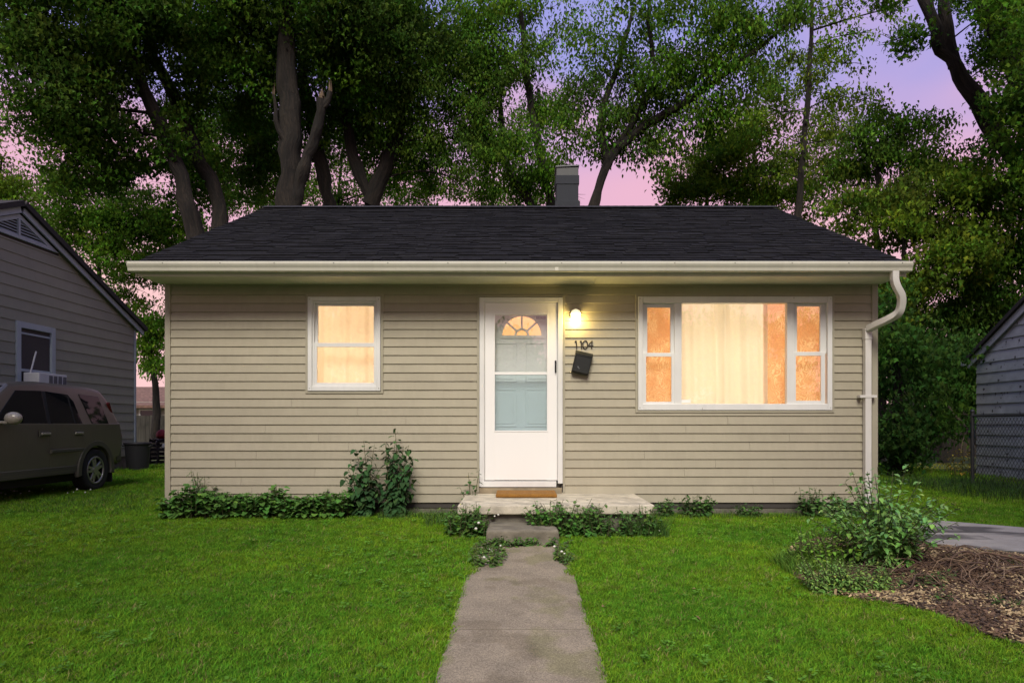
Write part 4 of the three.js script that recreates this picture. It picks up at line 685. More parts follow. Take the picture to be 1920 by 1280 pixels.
// limbs: lists of [px, py, metres away, radius]; blobs: [px, py, metres away, radius, squash, density, sag]
function tree(name, label, limbs, blobs, { clump = 0, color = [0.05, 0.10, 0.018], seed = 1, stubs = [], scale = 0.7, branchy = 1.5, group, gate = 0.43, world = false } = {}) {
  const at = world ? (x, y, z) => [x, y, -z] : P;
  const r = mulberry(seed * 7919 + 13), B = limbs[0][0], base = at(B[0], 0, B[2]);
  const t = thing(name, label, 'tree', [base[0], gh(base[0], -B[2]), -B[2]], 0, group), o = t.position;
  const rel = (p) => [p[0] - o.x, p[1] - o.y, p[2] - o.z];
  const tubes = [], joints = [];
  limbs.forEach((l) => {
    const pts = l.map((p) => rel(at(p[0], p[1], p[2]))), rad = l.map((p) => p[3]);
    tubes.push(irregular(tube(pts, rad, 10, pts.length * 6), rad[0] * 0.5, 2.2));
    for (let i = 1; i < pts.length; i++) for (let k = 0; k < 4; k++) joints.push([...[0, 1, 2].map((c) => lerp(pts[i - 1][c], pts[i][c], k / 4)), lerp(rad[i - 1], rad[i], k / 4)]);
  });
  const twigs = [], spots = [];
  for (const [px, py, z, rad, sq = 0.8, dens = 1] of blobs) {
    const c = rel(at(px, py, z));
    // a branch from the nearest limb below the clump
    let best = null, bd = 1e9; for (const j of joints) { const d = Math.hypot(j[0] - c[0], (j[1] - c[1]) * 1.0 + Math.max(0, j[1] - c[1]) * 2, j[2] - c[2]) + (j[1] < 1.2 ? 2 : 0); if (d < bd) { bd = d; best = j; } }
    const mid = [0, 1, 2].map((k) => (best[k] + c[k]) / 2 + (r() - 0.5) * bd * 0.16); mid[1] += bd * 0.08;
    const br = clamp(bd * 0.014, 0.012, best[3] * 0.6);
    twigs.push(tube([best.slice(0, 3), mid, c], [br, br * 0.7, br * 0.35], 5, 8));
    const nt = Math.round(5 * branchy * Math.max(1, rad));
    const ends = [];
    for (let k = 0; k < nt; k++) {
      const a = r() * 6.283, u = r() * 2 - 0.9, s = Math.sqrt(Math.max(0, 1 - u * u)), e = [c[0] + rad * 0.85 * s * Math.cos(a), c[1] + rad * sq * 0.85 * u, c[2] + rad * 0.85 * s * Math.sin(a)];
      const f = r() * 0.5, s0 = [0, 1, 2].map((q) => lerp(mid[q], c[q], 0.4 + f));
      twigs.push(tube([s0, [0, 1, 2].map((q) => (s0[q] + e[q]) / 2 + (r() - 0.5) * 0.2 * rad), e], [br * 0.4 + 0.003, br * 0.25 + 0.003, 0.003], 4, 5)); ends.push([s0, e]);
    }
    const n = Math.round(72 * dens * rad * rad / (scale * scale));
    for (let k = 0, guard = 0; k < n && guard < n * 6; guard++) {
      let x, y, zz;
      if (r() < 0.55) { const [s0, e] = ends[Math.floor(r() * ends.length)], f = 0.3 + 0.75 * r(), j = 0.22 * rad; x = lerp(s0[0], e[0], f) + (r() - 0.5) * j * 2; y = lerp(s0[1], e[1], f) + (r() - 0.6) * j * 2; zz = lerp(s0[2], e[2], f) + (r() - 0.5) * j * 2; }
      else { const a = r() * 6.283, u = r() * 2 - 1, s = Math.sqrt(1 - u * u), d = rad * Math.cbrt(0.1 + 0.9 * r()); x = c[0] + d * s * Math.cos(a); y = c[1] + d * sq * u; zz = c[2] + d * s * Math.sin(a); }
      const w = [x + o.x, y + o.y, zz + o.z];
      if (vnoise3(w[0] * 1.1, w[1] * 1.3, w[2] * 1.1 + seed) * 0.65 + vnoise3(w[0] * 3.1, w[1] * 3.4, w[2] * 3) * 0.35 < gate) continue;
      if (y + o.y < 0.25) continue;
      spots.push([x, y, zz]); k++;
    }
  }
  const trunk = part('trunk', tubes, bark, t);
  if (twigs.length) part('branches', twigs, bark, t);
  for (const s of stubs) { const pts = s.map((p) => rel(at(p[0], p[1], p[2]))), rad = s.map((p) => p[3]); const g = part('broken_limb', irregular(tube(pts, rad, 10, pts.length * 5), rad[0] * 0.6, 4), bark, t); const e = pts[pts.length - 1]; part('torn_wood', [0, 1, 2, 3, 4, 5].map((k) => new THREE.ConeGeometry(rad[rad.length - 1] * 0.45, 0.15 + 0.3 * r(), 5).translate(e[0] + (r() - 0.5) * rad[rad.length - 1] * 1.3, e[1] + 0.08 + 0.1 * r(), e[2] + (r() - 0.5) * rad[rad.length - 1] * 1.3)), paleWood, g); }
  const crown = new THREE.InstancedMesh(clumps[clump], leafMat, spots.length), m = new THREE.Matrix4(), q = new THREE.Quaternion(), e = new THREE.Euler(), col = new THREE.Color();
  spots.forEach((s, i) => { e.set((r() - 0.5) * 0.7, r() * 6.283, (r() - 0.5) * 0.7); q.setFromEuler(e); const k = scale * (0.7 + 0.6 * r()); m.compose(new THREE.Vector3(...s), q, new THREE.Vector3(k, k, k)); crown.setMatrixAt(i, m); const b = 0.55 + 1.35 * r() * r(), yl = vnoise3(s[0] * 0.7 + seed * 5, s[1] * 0.7, s[2] * 0.7), y2 = 0.7 + 0.7 * yl; crown.setColorAt(i, col.setRGB(color[0] * b * y2 * (0.8 + 0.6 * r()), color[1] * b * (0.6 + 0.8 * yl), color[2] * b)); });
  crown.name = 'crown'; crown.userData.kind = 'stuff'; crown.castShadow = crown.receiveShadow = true; t.add(crown); nLeafClumps += spots.length;
  return t;
}
const DG = [0.066, 0.176, 0.018], MG = [0.086, 0.218, 0.020], YG = [0.118, 0.242, 0.020], BG = [0.050, 0.150, 0.024];
const below = (px, z, r) => [px, HZ + (CAMY + 0.3) * F / z, z, r];

tree('maple_tree', 'leaning twin-stemmed tree behind the left end of the roof', [
  [below(412, 17.6, 0.36), [398, 560, 17.6, 0.30], [364, 440, 17.4, 0.255], [338, 330, 17.3, 0.235], [303, 235, 17.2, 0.20], [262, 145, 17, 0.17], [226, 70, 16.8, 0.14], [205, -30, 16.6, 0.1]],
  [[400, 520, 17.8, 0.24], [408, 375, 18.3, 0.21], [366, 285, 18.3, 0.19], [330, 190, 18.3, 0.17], [286, 100, 18.2, 0.14], [262, -10, 18, 0.1]]],
  [[120, 60, 16.5, 2.0], [210, 10, 16, 2.1], [300, 60, 17.5, 1.9], [170, 180, 16.6, 1.7, 0.7], [80, 130, 16, 1.2, 0.7, 0.8], [250, 250, 17.5, 1.5, 0.7, 0.9], [150, 300, 17, 1.3, 0.6, 0.7], [390, 30, 18, 1.9], [430, 150, 18.5, 1.6], [120, -60, 16, 2.0], [330, -60, 17, 2.2], [350, 340, 19, 1.1, 0.7, 0.7], [230, 330, 18.6, 1.0, 0.6, 0.6], [60, 10, 16.5, 1.3, 0.8, 0.7], [40, 220, 17, 0.8, 0.7, 0.6], [110, 250, 17, 0.9, 0.7, 0.7], [290, 170, 17.8, 1.3, 0.8, 0.8], [370, 260, 18.5, 1.1, 0.8, 0.7]],
  { color: DG, seed: 3 });
tree('maple_tree', 'tall straight tree with broken limbs behind the roof left of centre', [
  [below(548, 18, 0.42), [545, 560, 18, 0.36], [543, 390, 18, 0.33], [546, 270, 18, 0.31], [540, 130, 18, 0.28], [531, 10, 18, 0.24], [528, -90, 18, 0.2]]],
  [[470, 60, 18.5, 1.6], [620, 40, 18.6, 1.7], [690, 110, 18.8, 1.6], [560, -40, 18, 2.2], [480, 200, 19.5, 1.3, 0.7, 0.8], [680, 10, 18, 1.7], [760, 60, 18.4, 1.4], [630, 160, 19.5, 1.2, 0.7, 0.8]],
  { color: DG, seed: 5, stubs: [[[550, 395, 17.95, 0.16], [572, 305, 17.85, 0.155], [594, 245, 17.8, 0.14], [602, 185, 17.7, 0.10]], [[535, 270, 17.85, 0.08], [522, 240, 17.8, 0.06], [513, 178, 17.8, 0.035]], [[604, 200, 17.72, 0.09], [614, 188, 17.7, 0.08], [619, 172, 17.7, 0.06]]] });
tree('maple_tree', 'dark tree standing just right of the broken-limbed tree', [
  [below(622, 20.5, 0.32), [616, 390, 20.5, 0.26], [602, 300, 20.5, 0.24], [582, 215, 20.5, 0.2], [566, 120, 20.5, 0.15], [560, 30, 20.5, 0.1]]],
  [[560, 180, 20.5, 1.4], [640, 250, 21, 1.3, 0.7, 0.8], [500, 300, 21.5, 1.4, 0.8, 0.8], [580, 90, 21, 1.7], [440, 330, 22, 1.3, 0.8, 0.8], [450, 250, 22, 1.5, 0.8, 0.8]],
  { color: DG, seed: 8 });
tree('forked_tree', 'tree forking low in a V behind the roof between broken-limbed tree and chimney', [
  [below(692, 20, 0.36), [692, 500, 20, 0.32], [692, 372, 20, 0.28], [668, 305, 20, 0.2], [648, 210, 20, 0.15], [640, 90, 20, 0.1]],
  [[692, 385, 20, 0.26], [722, 318, 20, 0.22], [746, 235, 20, 0.18], [766, 130, 20, 0.13], [775, 20, 20, 0.09]]],
  [[740, 120, 20, 1.7], [800, 60, 19.5, 1.9], [840, 170, 19.6, 1.6], [760, 230, 20, 1.4, 0.8, 0.9], [870, 260, 19.6, 1.4, 0.8, 0.9], [700, 200, 21, 1.3], [810, 310, 20.5, 1.2, 0.7, 0.8], [880, 80, 19.6, 1.5], [720, 310, 21.5, 1.0, 0.8, 0.7], [660, 110, 21, 1.5], [880, 340, 20, 0.9, 0.8, 0.6]],
  { color: MG, seed: 11, clump: 1 });
tree('slender_tree', 'slender tree with fine drooping leaves left of the chimney', [
  [below(1034, 19.5, 0.2), [1032, 390, 19.5, 0.16], [1022, 330, 19.5, 0.15], [1005, 240, 19.5, 0.13], [985, 120, 19.5, 0.1], [975, 0, 19.5, 0.06]],
  [[1030, 420, 19.5, 0.13], [960, 330, 19.6, 0.1], [938, 210, 19.8, 0.08], [948, 90, 19.8, 0.05]]],
  [[950, 60, 19.5, 1.5, 0.9, 0.7], [1010, 160, 19.5, 1.3, 0.9, 0.8], [920, 200, 19.7, 1.2, 1, 0.8], [1000, 280, 19.2, 1.15, 0.9, 0.9], [940, 310, 19.8, 1.0, 0.9, 0.8], [1020, 20, 19.5, 1.2, 0.9, 0.6], [905, 130, 20, 1.0, 1, 0.7], [1010, 350, 19.6, 0.9, 0.8, 0.8]],
  { color: MG, seed: 14, clump: 1 });
tree('spreading_tree', 'tree leaning right with long spreading limbs right of the chimney', [
  [below(1096, 18, 0.28), [1112, 392, 18, 0.23], [1138, 312, 18, 0.19], [1162, 268, 18, 0.165], [1196, 215, 17.9, 0.12], [1228, 150, 17.7, 0.09], [1222, 70, 17.5, 0.06], [1215, -20, 17.5, 0.04]],
  [[1155, 280, 18, 0.13], [1205, 240, 17.9, 0.115], [1285, 192, 17.6, 0.09], [1345, 150, 17.3, 0.07], [1410, 100, 17, 0.05], [1480, 40, 16.8, 0.03]],
  [[1140, 310, 18, 0.11], [1128, 220, 18.2, 0.09], [1160, 120, 18.4, 0.07], [1185, 20, 18.5, 0.04]]],
  [[1180, 240, 18.4, 1.05, 0.8, 0.8], [1250, 110, 17.6, 1.3, 0.8, 0.8], [1330, 60, 17.2, 1.4, 0.8, 0.8], [1290, 230, 17.6, 1.0, 0.7, 0.7], [1390, 130, 17, 1.05, 0.7, 0.7], [1450, 40, 16.8, 1.05, 0.7, 0.7], [1130, 130, 18.3, 1.1, 0.8, 0.6], [1200, 20, 17.6, 1.3, 0.8, 0.6], [1100, 240, 18, 0.95, 0.8, 0.8], [1080, 180, 18.6, 0.9, 0.8, 0.7], [1330, 190, 17.4, 0.8, 0.7, 0.6], [1230, 290, 18, 0.8, 0.7, 0.6], [1170, 180, 18.2, 0.9, 0.7, 0.7], [1270, 160, 17.6, 0.9, 0.7, 0.7], [1370, 210, 17.4, 0.8, 0.7, 0.6], [1400, 20, 17, 1.2, 0.7, 0.7], [1100, 60, 18.4, 0.9, 0.8, 0.5]],
  { color: MG, seed: 17, clump: 1 });
tree('pine_tree', 'thin upright pine-like tree above the right roof slope', [
  [below(1490, 19, 0.17), [1497, 400, 19, 0.13], [1508, 270, 19, 0.11], [1517, 140, 19, 0.085], [1522, 30, 19, 0.06], [1524, -60, 19, 0.04]]],
  [[1470, 110, 19, 0.5, 0.5, 0.9], [1560, 90, 19, 0.55, 0.5, 0.9], [1450, 170, 19, 0.6, 0.45, 0.8], [1580, 180, 19, 0.6, 0.5, 0.9], [1430, 250, 19, 0.7, 0.5, 0.8], [1490, 300, 19.3, 0.7, 0.6, 0.8], [1600, 260, 19, 0.6, 0.5, 0.8], [1540, 30, 19, 0.5, 0.6, 0.8], [1560, 330, 19, 0.7, 0.6, 0.8], [1430, 330, 19.5, 0.8, 0.6, 0.8], [1600, 120, 18.6, 0.5, 0.6, 0.8], [1480, 10, 18.6, 0.6, 0.6, 0.6], [1610, 60, 18.6, 0.55, 0.6, 0.7], [1590, 10, 18.4, 0.6, 0.6, 0.7], [1625, 190, 18.8, 0.6, 0.6, 0.7], [1545, 150, 19, 0.6, 0.6, 0.8], [1470, 210, 19, 0.7, 0.6, 0.8], [1540, 240, 19.2, 0.7, 0.6, 0.8], [1690, 10, 18.2, 0.5, 0.6, 0.5]],
  { color: YG, seed: 20, clump: 2, scale: 0.9, branchy: 2 });
tree('maple_tree', 'big dark trunk forking against the pink sky at the right', [
  [below(2010, 17, 0.42), [1985, 520, 17, 0.36], [1940, 350, 17, 0.32], [1882, 268, 17, 0.29], [1835, 190, 17, 0.265], [1786, 115, 17, 0.235], [1752, 50, 17, 0.19], [1722, -20, 17, 0.15], [1700, -90, 17, 0.1]],
  [[1790, 125, 17, 0.17], [1778, 60, 16.95, 0.15], [1768, -10, 16.9, 0.12], [1760, -80, 16.8, 0.1]]],
  [[1700, 72, 17, 0.6, 0.6, 0.7], [1805, 10, 17.6, 0.6, 0.8, 0.6], [1905, 90, 16.6, 0.9, 0.9, 0.8], [1905, 215, 16.6, 0.9, 0.9, 0.9], [1655, 80, 17.2, 0.4, 0.7, 0.6], [1650, -10, 17.5, 0.5, 0.8, 0.7], [1920, 10, 16, 0.9], [1920, 330, 16.5, 1.2]],
  { color: DG, seed: 23 });
tree('maple_tree', 'thick leaning trunk cut off by the top right corner', [
  [below(2060, 15.5, 0.45), [2010, 450, 15.5, 0.38], [1950, 230, 15.5, 0.34], [1912, 120, 15.5, 0.31], [1872, 40, 15.5, 0.29], [1838, -40, 15.5, 0.25]]],
  [[1930, 50, 15, 1.2], [1960, 160, 14.8, 1.1], [1880, -50, 15.5, 1.4], [1990, 280, 15, 1.5]],
  { color: DG, seed: 26 });
// the lower growth along the right side and behind the roof
const low = [
  ['leafy_tree', 'far pale tree behind the pine above the right roof slope', 1420, 27, [[1350, 280, 27, 1.3, 0.8, 0.55], [1430, 230, 27, 1.3, 0.8, 0.5], [1500, 290, 27, 1.4, 0.8, 0.6], [1560, 230, 27, 1.2, 0.8, 0.5], [1290, 330, 27, 1.0, 0.8, 0.5], [1450, 350, 27, 1.3, 0.8, 0.6], [1570, 320, 27, 1.3, 0.8, 0.6], [1480, 150, 27, 1.2, 0.8, 0.4], [1540, 110, 27, 1.0, 0.8, 0.4]], YG],
  ['leafy_tree', 'far tree filling the gaps behind the twin-stemmed tree', 430, 27, [[380, 300, 27, 1.7, 0.9, 0.7], [450, 350, 27, 1.6, 0.8, 0.7], [330, 240, 27.5, 1.6, 0.8, 0.6], [500, 260, 27, 1.7, 0.8, 0.6], [420, 220, 27, 1.6, 0.8, 0.6], [510, 370, 27, 1.2, 0.8, 0.6]], DG],
  ['leafy_tree', 'far tree filling the gaps behind the V-forked tree', 640, 27, [[590, 350, 27, 1.3, 0.8, 0.6], [660, 340, 27, 1.5, 0.8, 0.6], [740, 350, 27, 1.4, 0.8, 0.6], [640, 250, 27, 1.7, 0.8, 0.6], [790, 280, 27, 1.5, 0.8, 0.6], [820, 365, 27, 1.0, 0.8, 0.6]], MG],
  ['leafy_tree', 'far tree low behind the ridge left of the chimney', 930, 27, [[890, 330, 27, 1.1, 0.8, 0.5], [960, 360, 27, 1.2, 0.8, 0.6], [1020, 330, 27, 1.2, 0.8, 0.6], [930, 270, 27, 1.2, 0.8, 0.5], [990, 230, 27, 1.3, 0.8, 0.5], [1080, 370, 27, 0.6, 0.8, 0.5]], MG],
  ['leafy_tree', 'yellow green tree behind the right roof slope under the pine', 1330, 20.5, [[1290, 330, 20.5, 1.0], [1360, 300, 20.5, 1.1], [1420, 350, 20.8, 1.1], [1340, 370, 20.5, 0.9], [1270, 370, 20.5, 0.7, 0.8, 0.8], [1480, 370, 20.6, 1.0], [1390, 250, 20.5, 0.8, 0.8, 0.7]], YG],
  ['leafy_tree', 'rounded tree between the pine and the forked right trunk', 1650, 18.5, [[1660, 215, 18.5, 0.7, 0.8, 0.8], [1700, 265, 18.3, 0.95], [1620, 290, 18.5, 0.95], [1745, 235, 18.3, 0.6, 0.7, 0.8], [1765, 305, 18, 0.9], [1650, 345, 18.6, 1.1], [1590, 350, 18.8, 0.9], [1710, 345, 18.4, 1.0]], MG],
  ['leafy_tree', 'broad yellow green tree at the right roof corner', 1700, 16.8, [[1600, 400, 17.2, 0.8], [1680, 420, 16.8, 1.2], [1760, 380, 16.8, 1.3], [1720, 500, 16.6, 1.1], [1670, 560, 16.5, 0.9], [1790, 470, 16.6, 1.2], [1835, 390, 16.6, 1.1]], YG],
  ['leafy_tree', 'dark leafy tree rising behind the pale blue house', 1850, 17.8, [[1860, 310, 17.6, 1.0], [1900, 420, 17.4, 1.5], [1820, 480, 17.6, 1.3], [1880, 560, 17.8, 1.4], [1930, 510, 17, 1.3], [1790, 560, 17.6, 1.1]], DG],
  ['tall_shrub', 'dense dark shrub against the right side of the house', 1680, 13.4, [[1665, 640, 13.2, 0.6], [1690, 720, 13.4, 0.8], [1660, 790, 13, 0.6], [1730, 660, 14, 0.9], [1720, 780, 14, 0.8], [1665, 560, 13.6, 0.6], [1690, 850, 13.2, 0.55]], BG],
  ['tall_shrub', 'dark thicket left of the pale blue house', 1770, 18, [[1760, 620, 17.5, 1.2], [1800, 690, 18, 1.2], [1740, 720, 18, 1.2], [1790, 770, 18.5, 1.0], [1700, 640, 18.5, 1.2], [1820, 620, 18.5, 1.3]], BG],
  ['leafy_tree', 'tree with hanging foliage right of the left neighbour roof', 190, 22, [[150, 360, 22, 1.3], [210, 380, 22, 1.2], [260, 430, 22, 1.2], [180, 430, 22.5, 1.3], [120, 420, 23, 1.0, 0.8, 0.7], [230, 480, 22, 1.2], [300, 400, 22.5, 1.1], [290, 500, 22, 1.0, 0.8, 0.7], [340, 430, 22.5, 1.0], [250, 540, 22, 0.8, 0.8, 0.7]], MG],
  ['young_tree', 'small tree in the gap between grey house and tan house', 288, 20.5, [[285, 600, 20.5, 0.9, 0.9, 0.8], [270, 660, 20.5, 0.7], [300, 690, 20.3, 0.7], [310, 620, 20.5, 0.8], [262, 600, 20.6, 0.6, 0.9, 0.7]], MG],
  ['leafy_tree', 'pale yellow green tree at the far left edge above the grey house', 0, 26, [[-10, 330, 26, 1.2], [10, 390, 26, 1.0], [-20, 280, 26, 1.0], [40, 360, 26, 0.7, 1, 0.6], [90, 340, 26, 0.6, 1.2, 0.5], [70, 390, 26, 0.7, 1, 0.6]], YG],
];
low.forEach(([n, l, px, z, blobs, c], i) => { const ty = Math.min(...blobs.map((b) => b[1])); tree(n, l, [[below(px, z, 0.16), [px + 4, lerp(795, ty, 0.35), z, 0.12], [px - 6, lerp(795, ty, 0.7), z, 0.08], [px + 3, ty + 20, z, 0.03]]], blobs, { color: c, seed: 40 + i, clump: i % 2 }); });

// street trees beside the lawn, out of the picture: they shade its two sides and the neighbours
for (const [x, Z, h, n, l] of [[-9.6, 3.5, 1.0, 61, 'street tree on the left, out of view beside the lawn'], [-6.2, -5.0, 1.1, 62, 'street tree on the left, out of view behind the camera'], [8.5, 3.4, 1.0, 63, 'street tree on the right, out of view beside the lawn'], [6.2, -4.5, 1.1, 64, 'street tree on the right, out of view behind the camera']]) {
  const r = mulberry(n * 31), blobs = []; for (let k = 0; k < 11; k++) { const a = r() * 6.283, d = 2.3 * Math.sqrt(r()); blobs.push([x + d * Math.cos(a), (5.2 + 4.2 * r()) * h, Z + d * Math.sin(a), 1.4 + 0.5 * r(), 0.8, 0.75]); }
  tree('street_tree', l, [[[x, -0.4, Z, 0.3], [x + 0.1, 2.5, Z, 0.25], [x - 0.1, 5 * h, Z, 0.2], [x + 0.1, 8.5 * h, Z, 0.06]]], blobs, { color: MG, seed: n, world: true, scale: 1.1 });
}

// trees across the street and behind the house: they close the horizon and show in the glass
for (const [x, Z, n, l] of [[-19, -21, 71, 'leftmost tree across the street behind the camera'], [-10, -25, 72, 'second tree from the left across the street'], [-1.5, -27, 73, 'middle tree across the street behind the camera'], [7, -24, 74, 'fourth tree from the left across the street'], [15.5, -26, 75, 'fifth tree from the left across the street'], [24, -20, 76, 'rightmost tree across the street behind the camera'], [-1, 27, 77, 'low tree in the back yard hidden behind the roof'], [5, 28, 78, 'low tree hidden behind the right half of the roof'], [11, 30, 79, 'low tree beyond the back fence at the right'], [18, 24, 80, 'low tree behind the pale blue house']]) {
  const r = mulberry(n * 37), blobs = []; for (let k = 0; k < 9; k++) { const a = r() * 6.283, d = 3 * Math.sqrt(r()), top = Z > 0 ? 3.2 : 5.5; blobs.push([x + d * Math.cos(a), 1.2 + top * r(), Z + d * Math.sin(a) * 0.6, 1.9 + 0.7 * r(), 0.8, 1.1]); }
  tree('street_tree', l, [[[x, -0.4, Z, 0.3], [x + 0.1, 2, Z, 0.24], [x - 0.1, 4, Z, 0.16], [x + 0.1, Z > 0 ? 4.5 : 7, Z, 0.05]]], blobs, { color: MG, seed: n, world: true, scale: 1.5, gate: 0.3 });
}

// ---------------------------------------------------------------- planting bed and patio on the right
const bedPx = [[1472, 1052], [1496, 1092], [1560, 1120], [1640, 1133], [1700, 1138], [1760, 1158], [1830, 1188], [1930, 1216], [2010, 1225], [2010, 1050], [1880, 1038], [1760, 1030], [1700, 1012], [1620, 1000], [1540, 1010], [1490, 1028]];
const bed = bedPx.map((p) => onGround(...p)).map((p) => [p[0], p[2]]);
const patio = [[1690, 1003], [1765, 984], [1930, 998], [2020, 1004], [2020, 1052], [1760, 1031]].map((p) => onGround(...p)).map((p) => [p[0], p[2]]);
function inside(poly, x, z) { let c = false; for (let i = 0, j = poly.length - 1; i < poly.length; j = i++) if ((poly[i][1] > z) !== (poly[j][1] > z) && x < (poly[j][0] - poly[i][0]) * (z - poly[i][1]) / (poly[j][1] - poly[i][1]) + poly[i][0]) c = !c; return c; }
const bw = (x, z) => [x + 0.10 * (fbm(x * 5 + 20, z * 5 + 20, 3) - 0.5), z + 0.10 * (fbm(x * 5 + 60, z * 5 + 20, 3) - 0.5)];
const inBed = (x, z) => inside(bed, ...bw(x, z)), inPatio = (x, z) => inside(patio, x, z);
const mound = onGround(1790, 1075);
const bedH = (x, z) => gh(x, z) + 0.012 + 0.11 * Math.exp(-((x - mound[0]) ** 2 + (z - mound[2]) ** 2 * 2) / 0.28) + 0.03 * (fbm(x * 4 + 9, z * 4 + 9, 3) - 0.3);
{
  const pos = [], s = 0.035, uv = [];
  for (let x = 1.9; x < 5.4; x += s) for (let z = -6.6; z < -2.9; z += s) if (inBed(x + s / 2, z + s / 2)) { const v = (a, b) => { pos.push(a, bedH(a, b), b); uv.push(a, b); }; v(x, z); v(x, z + s); v(x + s, z + s); v(x, z); v(x + s, z + s); v(x + s, z); }
  const g = new THREE.BufferGeometry(); g.setAttribute('position', new THREE.Float32BufferAttribute(pos, 3)); g.setAttribute('uv', new THREE.Float32BufferAttribute(uv, 2)); g.computeVertexNormals();
  const t = tex(512, 512, (u, v, i, j) => { const k = 0.30 + 0.18 * (fbm(u * 20, v * 20, 4, 20) - 0.5) + 0.16 * (hash(i, j) - 0.5); return [k * 1.12, k * 0.9, k * 0.72]; });
  structure('planting_bed', g, std({ map: t, roughness: 1, bumpMap: t, bumpScale: 0.02 }), 'bare brown planting bed of bark and soil at the right', 'planting bed');
  const chip = new THREE.BufferGeometry(); { const q = irregular(new THREE.BoxGeometry(0.030, 0.005, 0.011, 2, 1, 1), 0.010, 40); chip.copy(q.toNonIndexed()); chip.computeVertexNormals(); }
  const r = mulberry(99), M = [], C = [], m = new THREE.Matrix4(), q = new THREE.Quaternion(), e = new THREE.Euler();
  while (M.length < 18000) { const x = 2.0 + r() * 3.3, z = -6.5 + r() * 3.6; if (!inBed(x, z)) continue; e.set((r() - 0.5) * 1.1, r() * 6.28, (r() - 0.5) * 1.1); q.setFromEuler(e); const k = 0.5 + 1.1 * r() * r(); m.compose(new THREE.Vector3(x, bedH(x, z) + 0.006 + 0.012 * r(), z), q, new THREE.Vector3(k, k, k)); M.push(m.clone()); const w = r(), p = fbm(x * 2.2 + 4, z * 2.2, 3), b = 0.6 + 0.8 * r(); C.push(w < 0.34 + (p - 0.5) * 1.8 ? [0.42 * b, 0.32 * b, 0.17 * b] : w < 0.8 ? [0.12 * b, 0.074 * b, 0.044 * b] : [0.045 * b, 0.03 * b, 0.022 * b]); }
  const im = new THREE.InstancedMesh(chip, std({ color: lin(1, 1, 1), roughness: 0.95 }), M.length); const c = new THREE.Color(); M.forEach((v, i) => { im.setMatrixAt(i, v); im.setColorAt(i, c.setRGB(...C[i])); });
  im.name = 'bark_mulch'; im.castShadow = im.receiveShadow = true; im.userData = { kind: 'stuff', label: 'loose brown and straw coloured bark chips on the bed', category: 'mulch' }; scene.add(im);
}
{
  const s = new THREE.Shape(patio.map((p) => new THREE.Vector2(p[0], -p[1]))), g = new THREE.ExtrudeGeometry(s, { depth: 0.09, bevelEnabled: true, bevelSize: 0.008, bevelThickness: 0.008, bevelSegments: 2 }); g.rotateX(-Math.PI / 2); const p = g.attributes.position; for (let i = 0; i < p.count; i++) p.setY(i, p.getY(i) - 0.05 + gh(p.getX(i), p.getZ(i)));
  g.computeVertexNormals();
  const t = tex(512, 512, (u, v, i, j) => { const a = fbm(u * 3 + 5, v * 9, 5), d = clamp((a - 0.47) * 6, 0, 1), k = 0.62 - 0.30 * d + 0.1 * (fbm(u * 24, v * 24, 3, 24) - 0.5) + 0.08 * (hash(i, j) - 0.5); return [k, k, k * 1.0]; }); t.repeat.set(0.45, 0.45);
  structure('patio', uvMetres(g), std({ map: t, color: lin(0.95, 0.90, 0.78), roughness: 0.8, bumpMap: concreteBump, bumpScale: 0.006 }), 'stained grey concrete pad behind the planting bed', 'patio');
}
{
  // dry vines in a tangle over the mound
  const t = thing('dry_vines', 'tangle of dry brown vines heaped over the planting bed', 'vines', [mound[0], bedH(mound[0], mound[2]), mound[2]]), r = mulberry(123);
  const mats = [[0.15, 0.095, 0.06], [0.24, 0.165, 0.105], [0.09, 0.056, 0.04], [0.30, 0.22, 0.14]].map((c) => std({ color: lin(...c), roughness: 0.9 }));
  for (let k = 0; k < 90; k++) {
    const a = r() * 6.283, d = 0.42 * Math.sqrt(r()); let x = d * Math.cos(a) * 1.2 - 0.08, z = d * Math.sin(a) * 0.7 + 0.08, h = r() * 6.283; const pts = [], L = 0.10 + 0.1 * r();
    for (let i = 0; i < 6; i++) { const H = bedH(mound[0] + x, mound[2] + z) - bedH(mound[0], mound[2]); pts.push([x, H + 0.008 + (i > 0 && i < 5 ? 0.09 * r() : 0), z]); h += (r() - 0.5) * 1.7; x += L * Math.cos(h); z += L * Math.sin(h) * 0.7; }
    const w = r() < 0.18 ? 0.0075 : 0.0026 + 0.002 * r(); part('vine', tube(pts, [w * 0.85, w, w * 0.8, w * 0.5], 4, 16), mats[Math.floor(r() * 4)], t);
  }
}
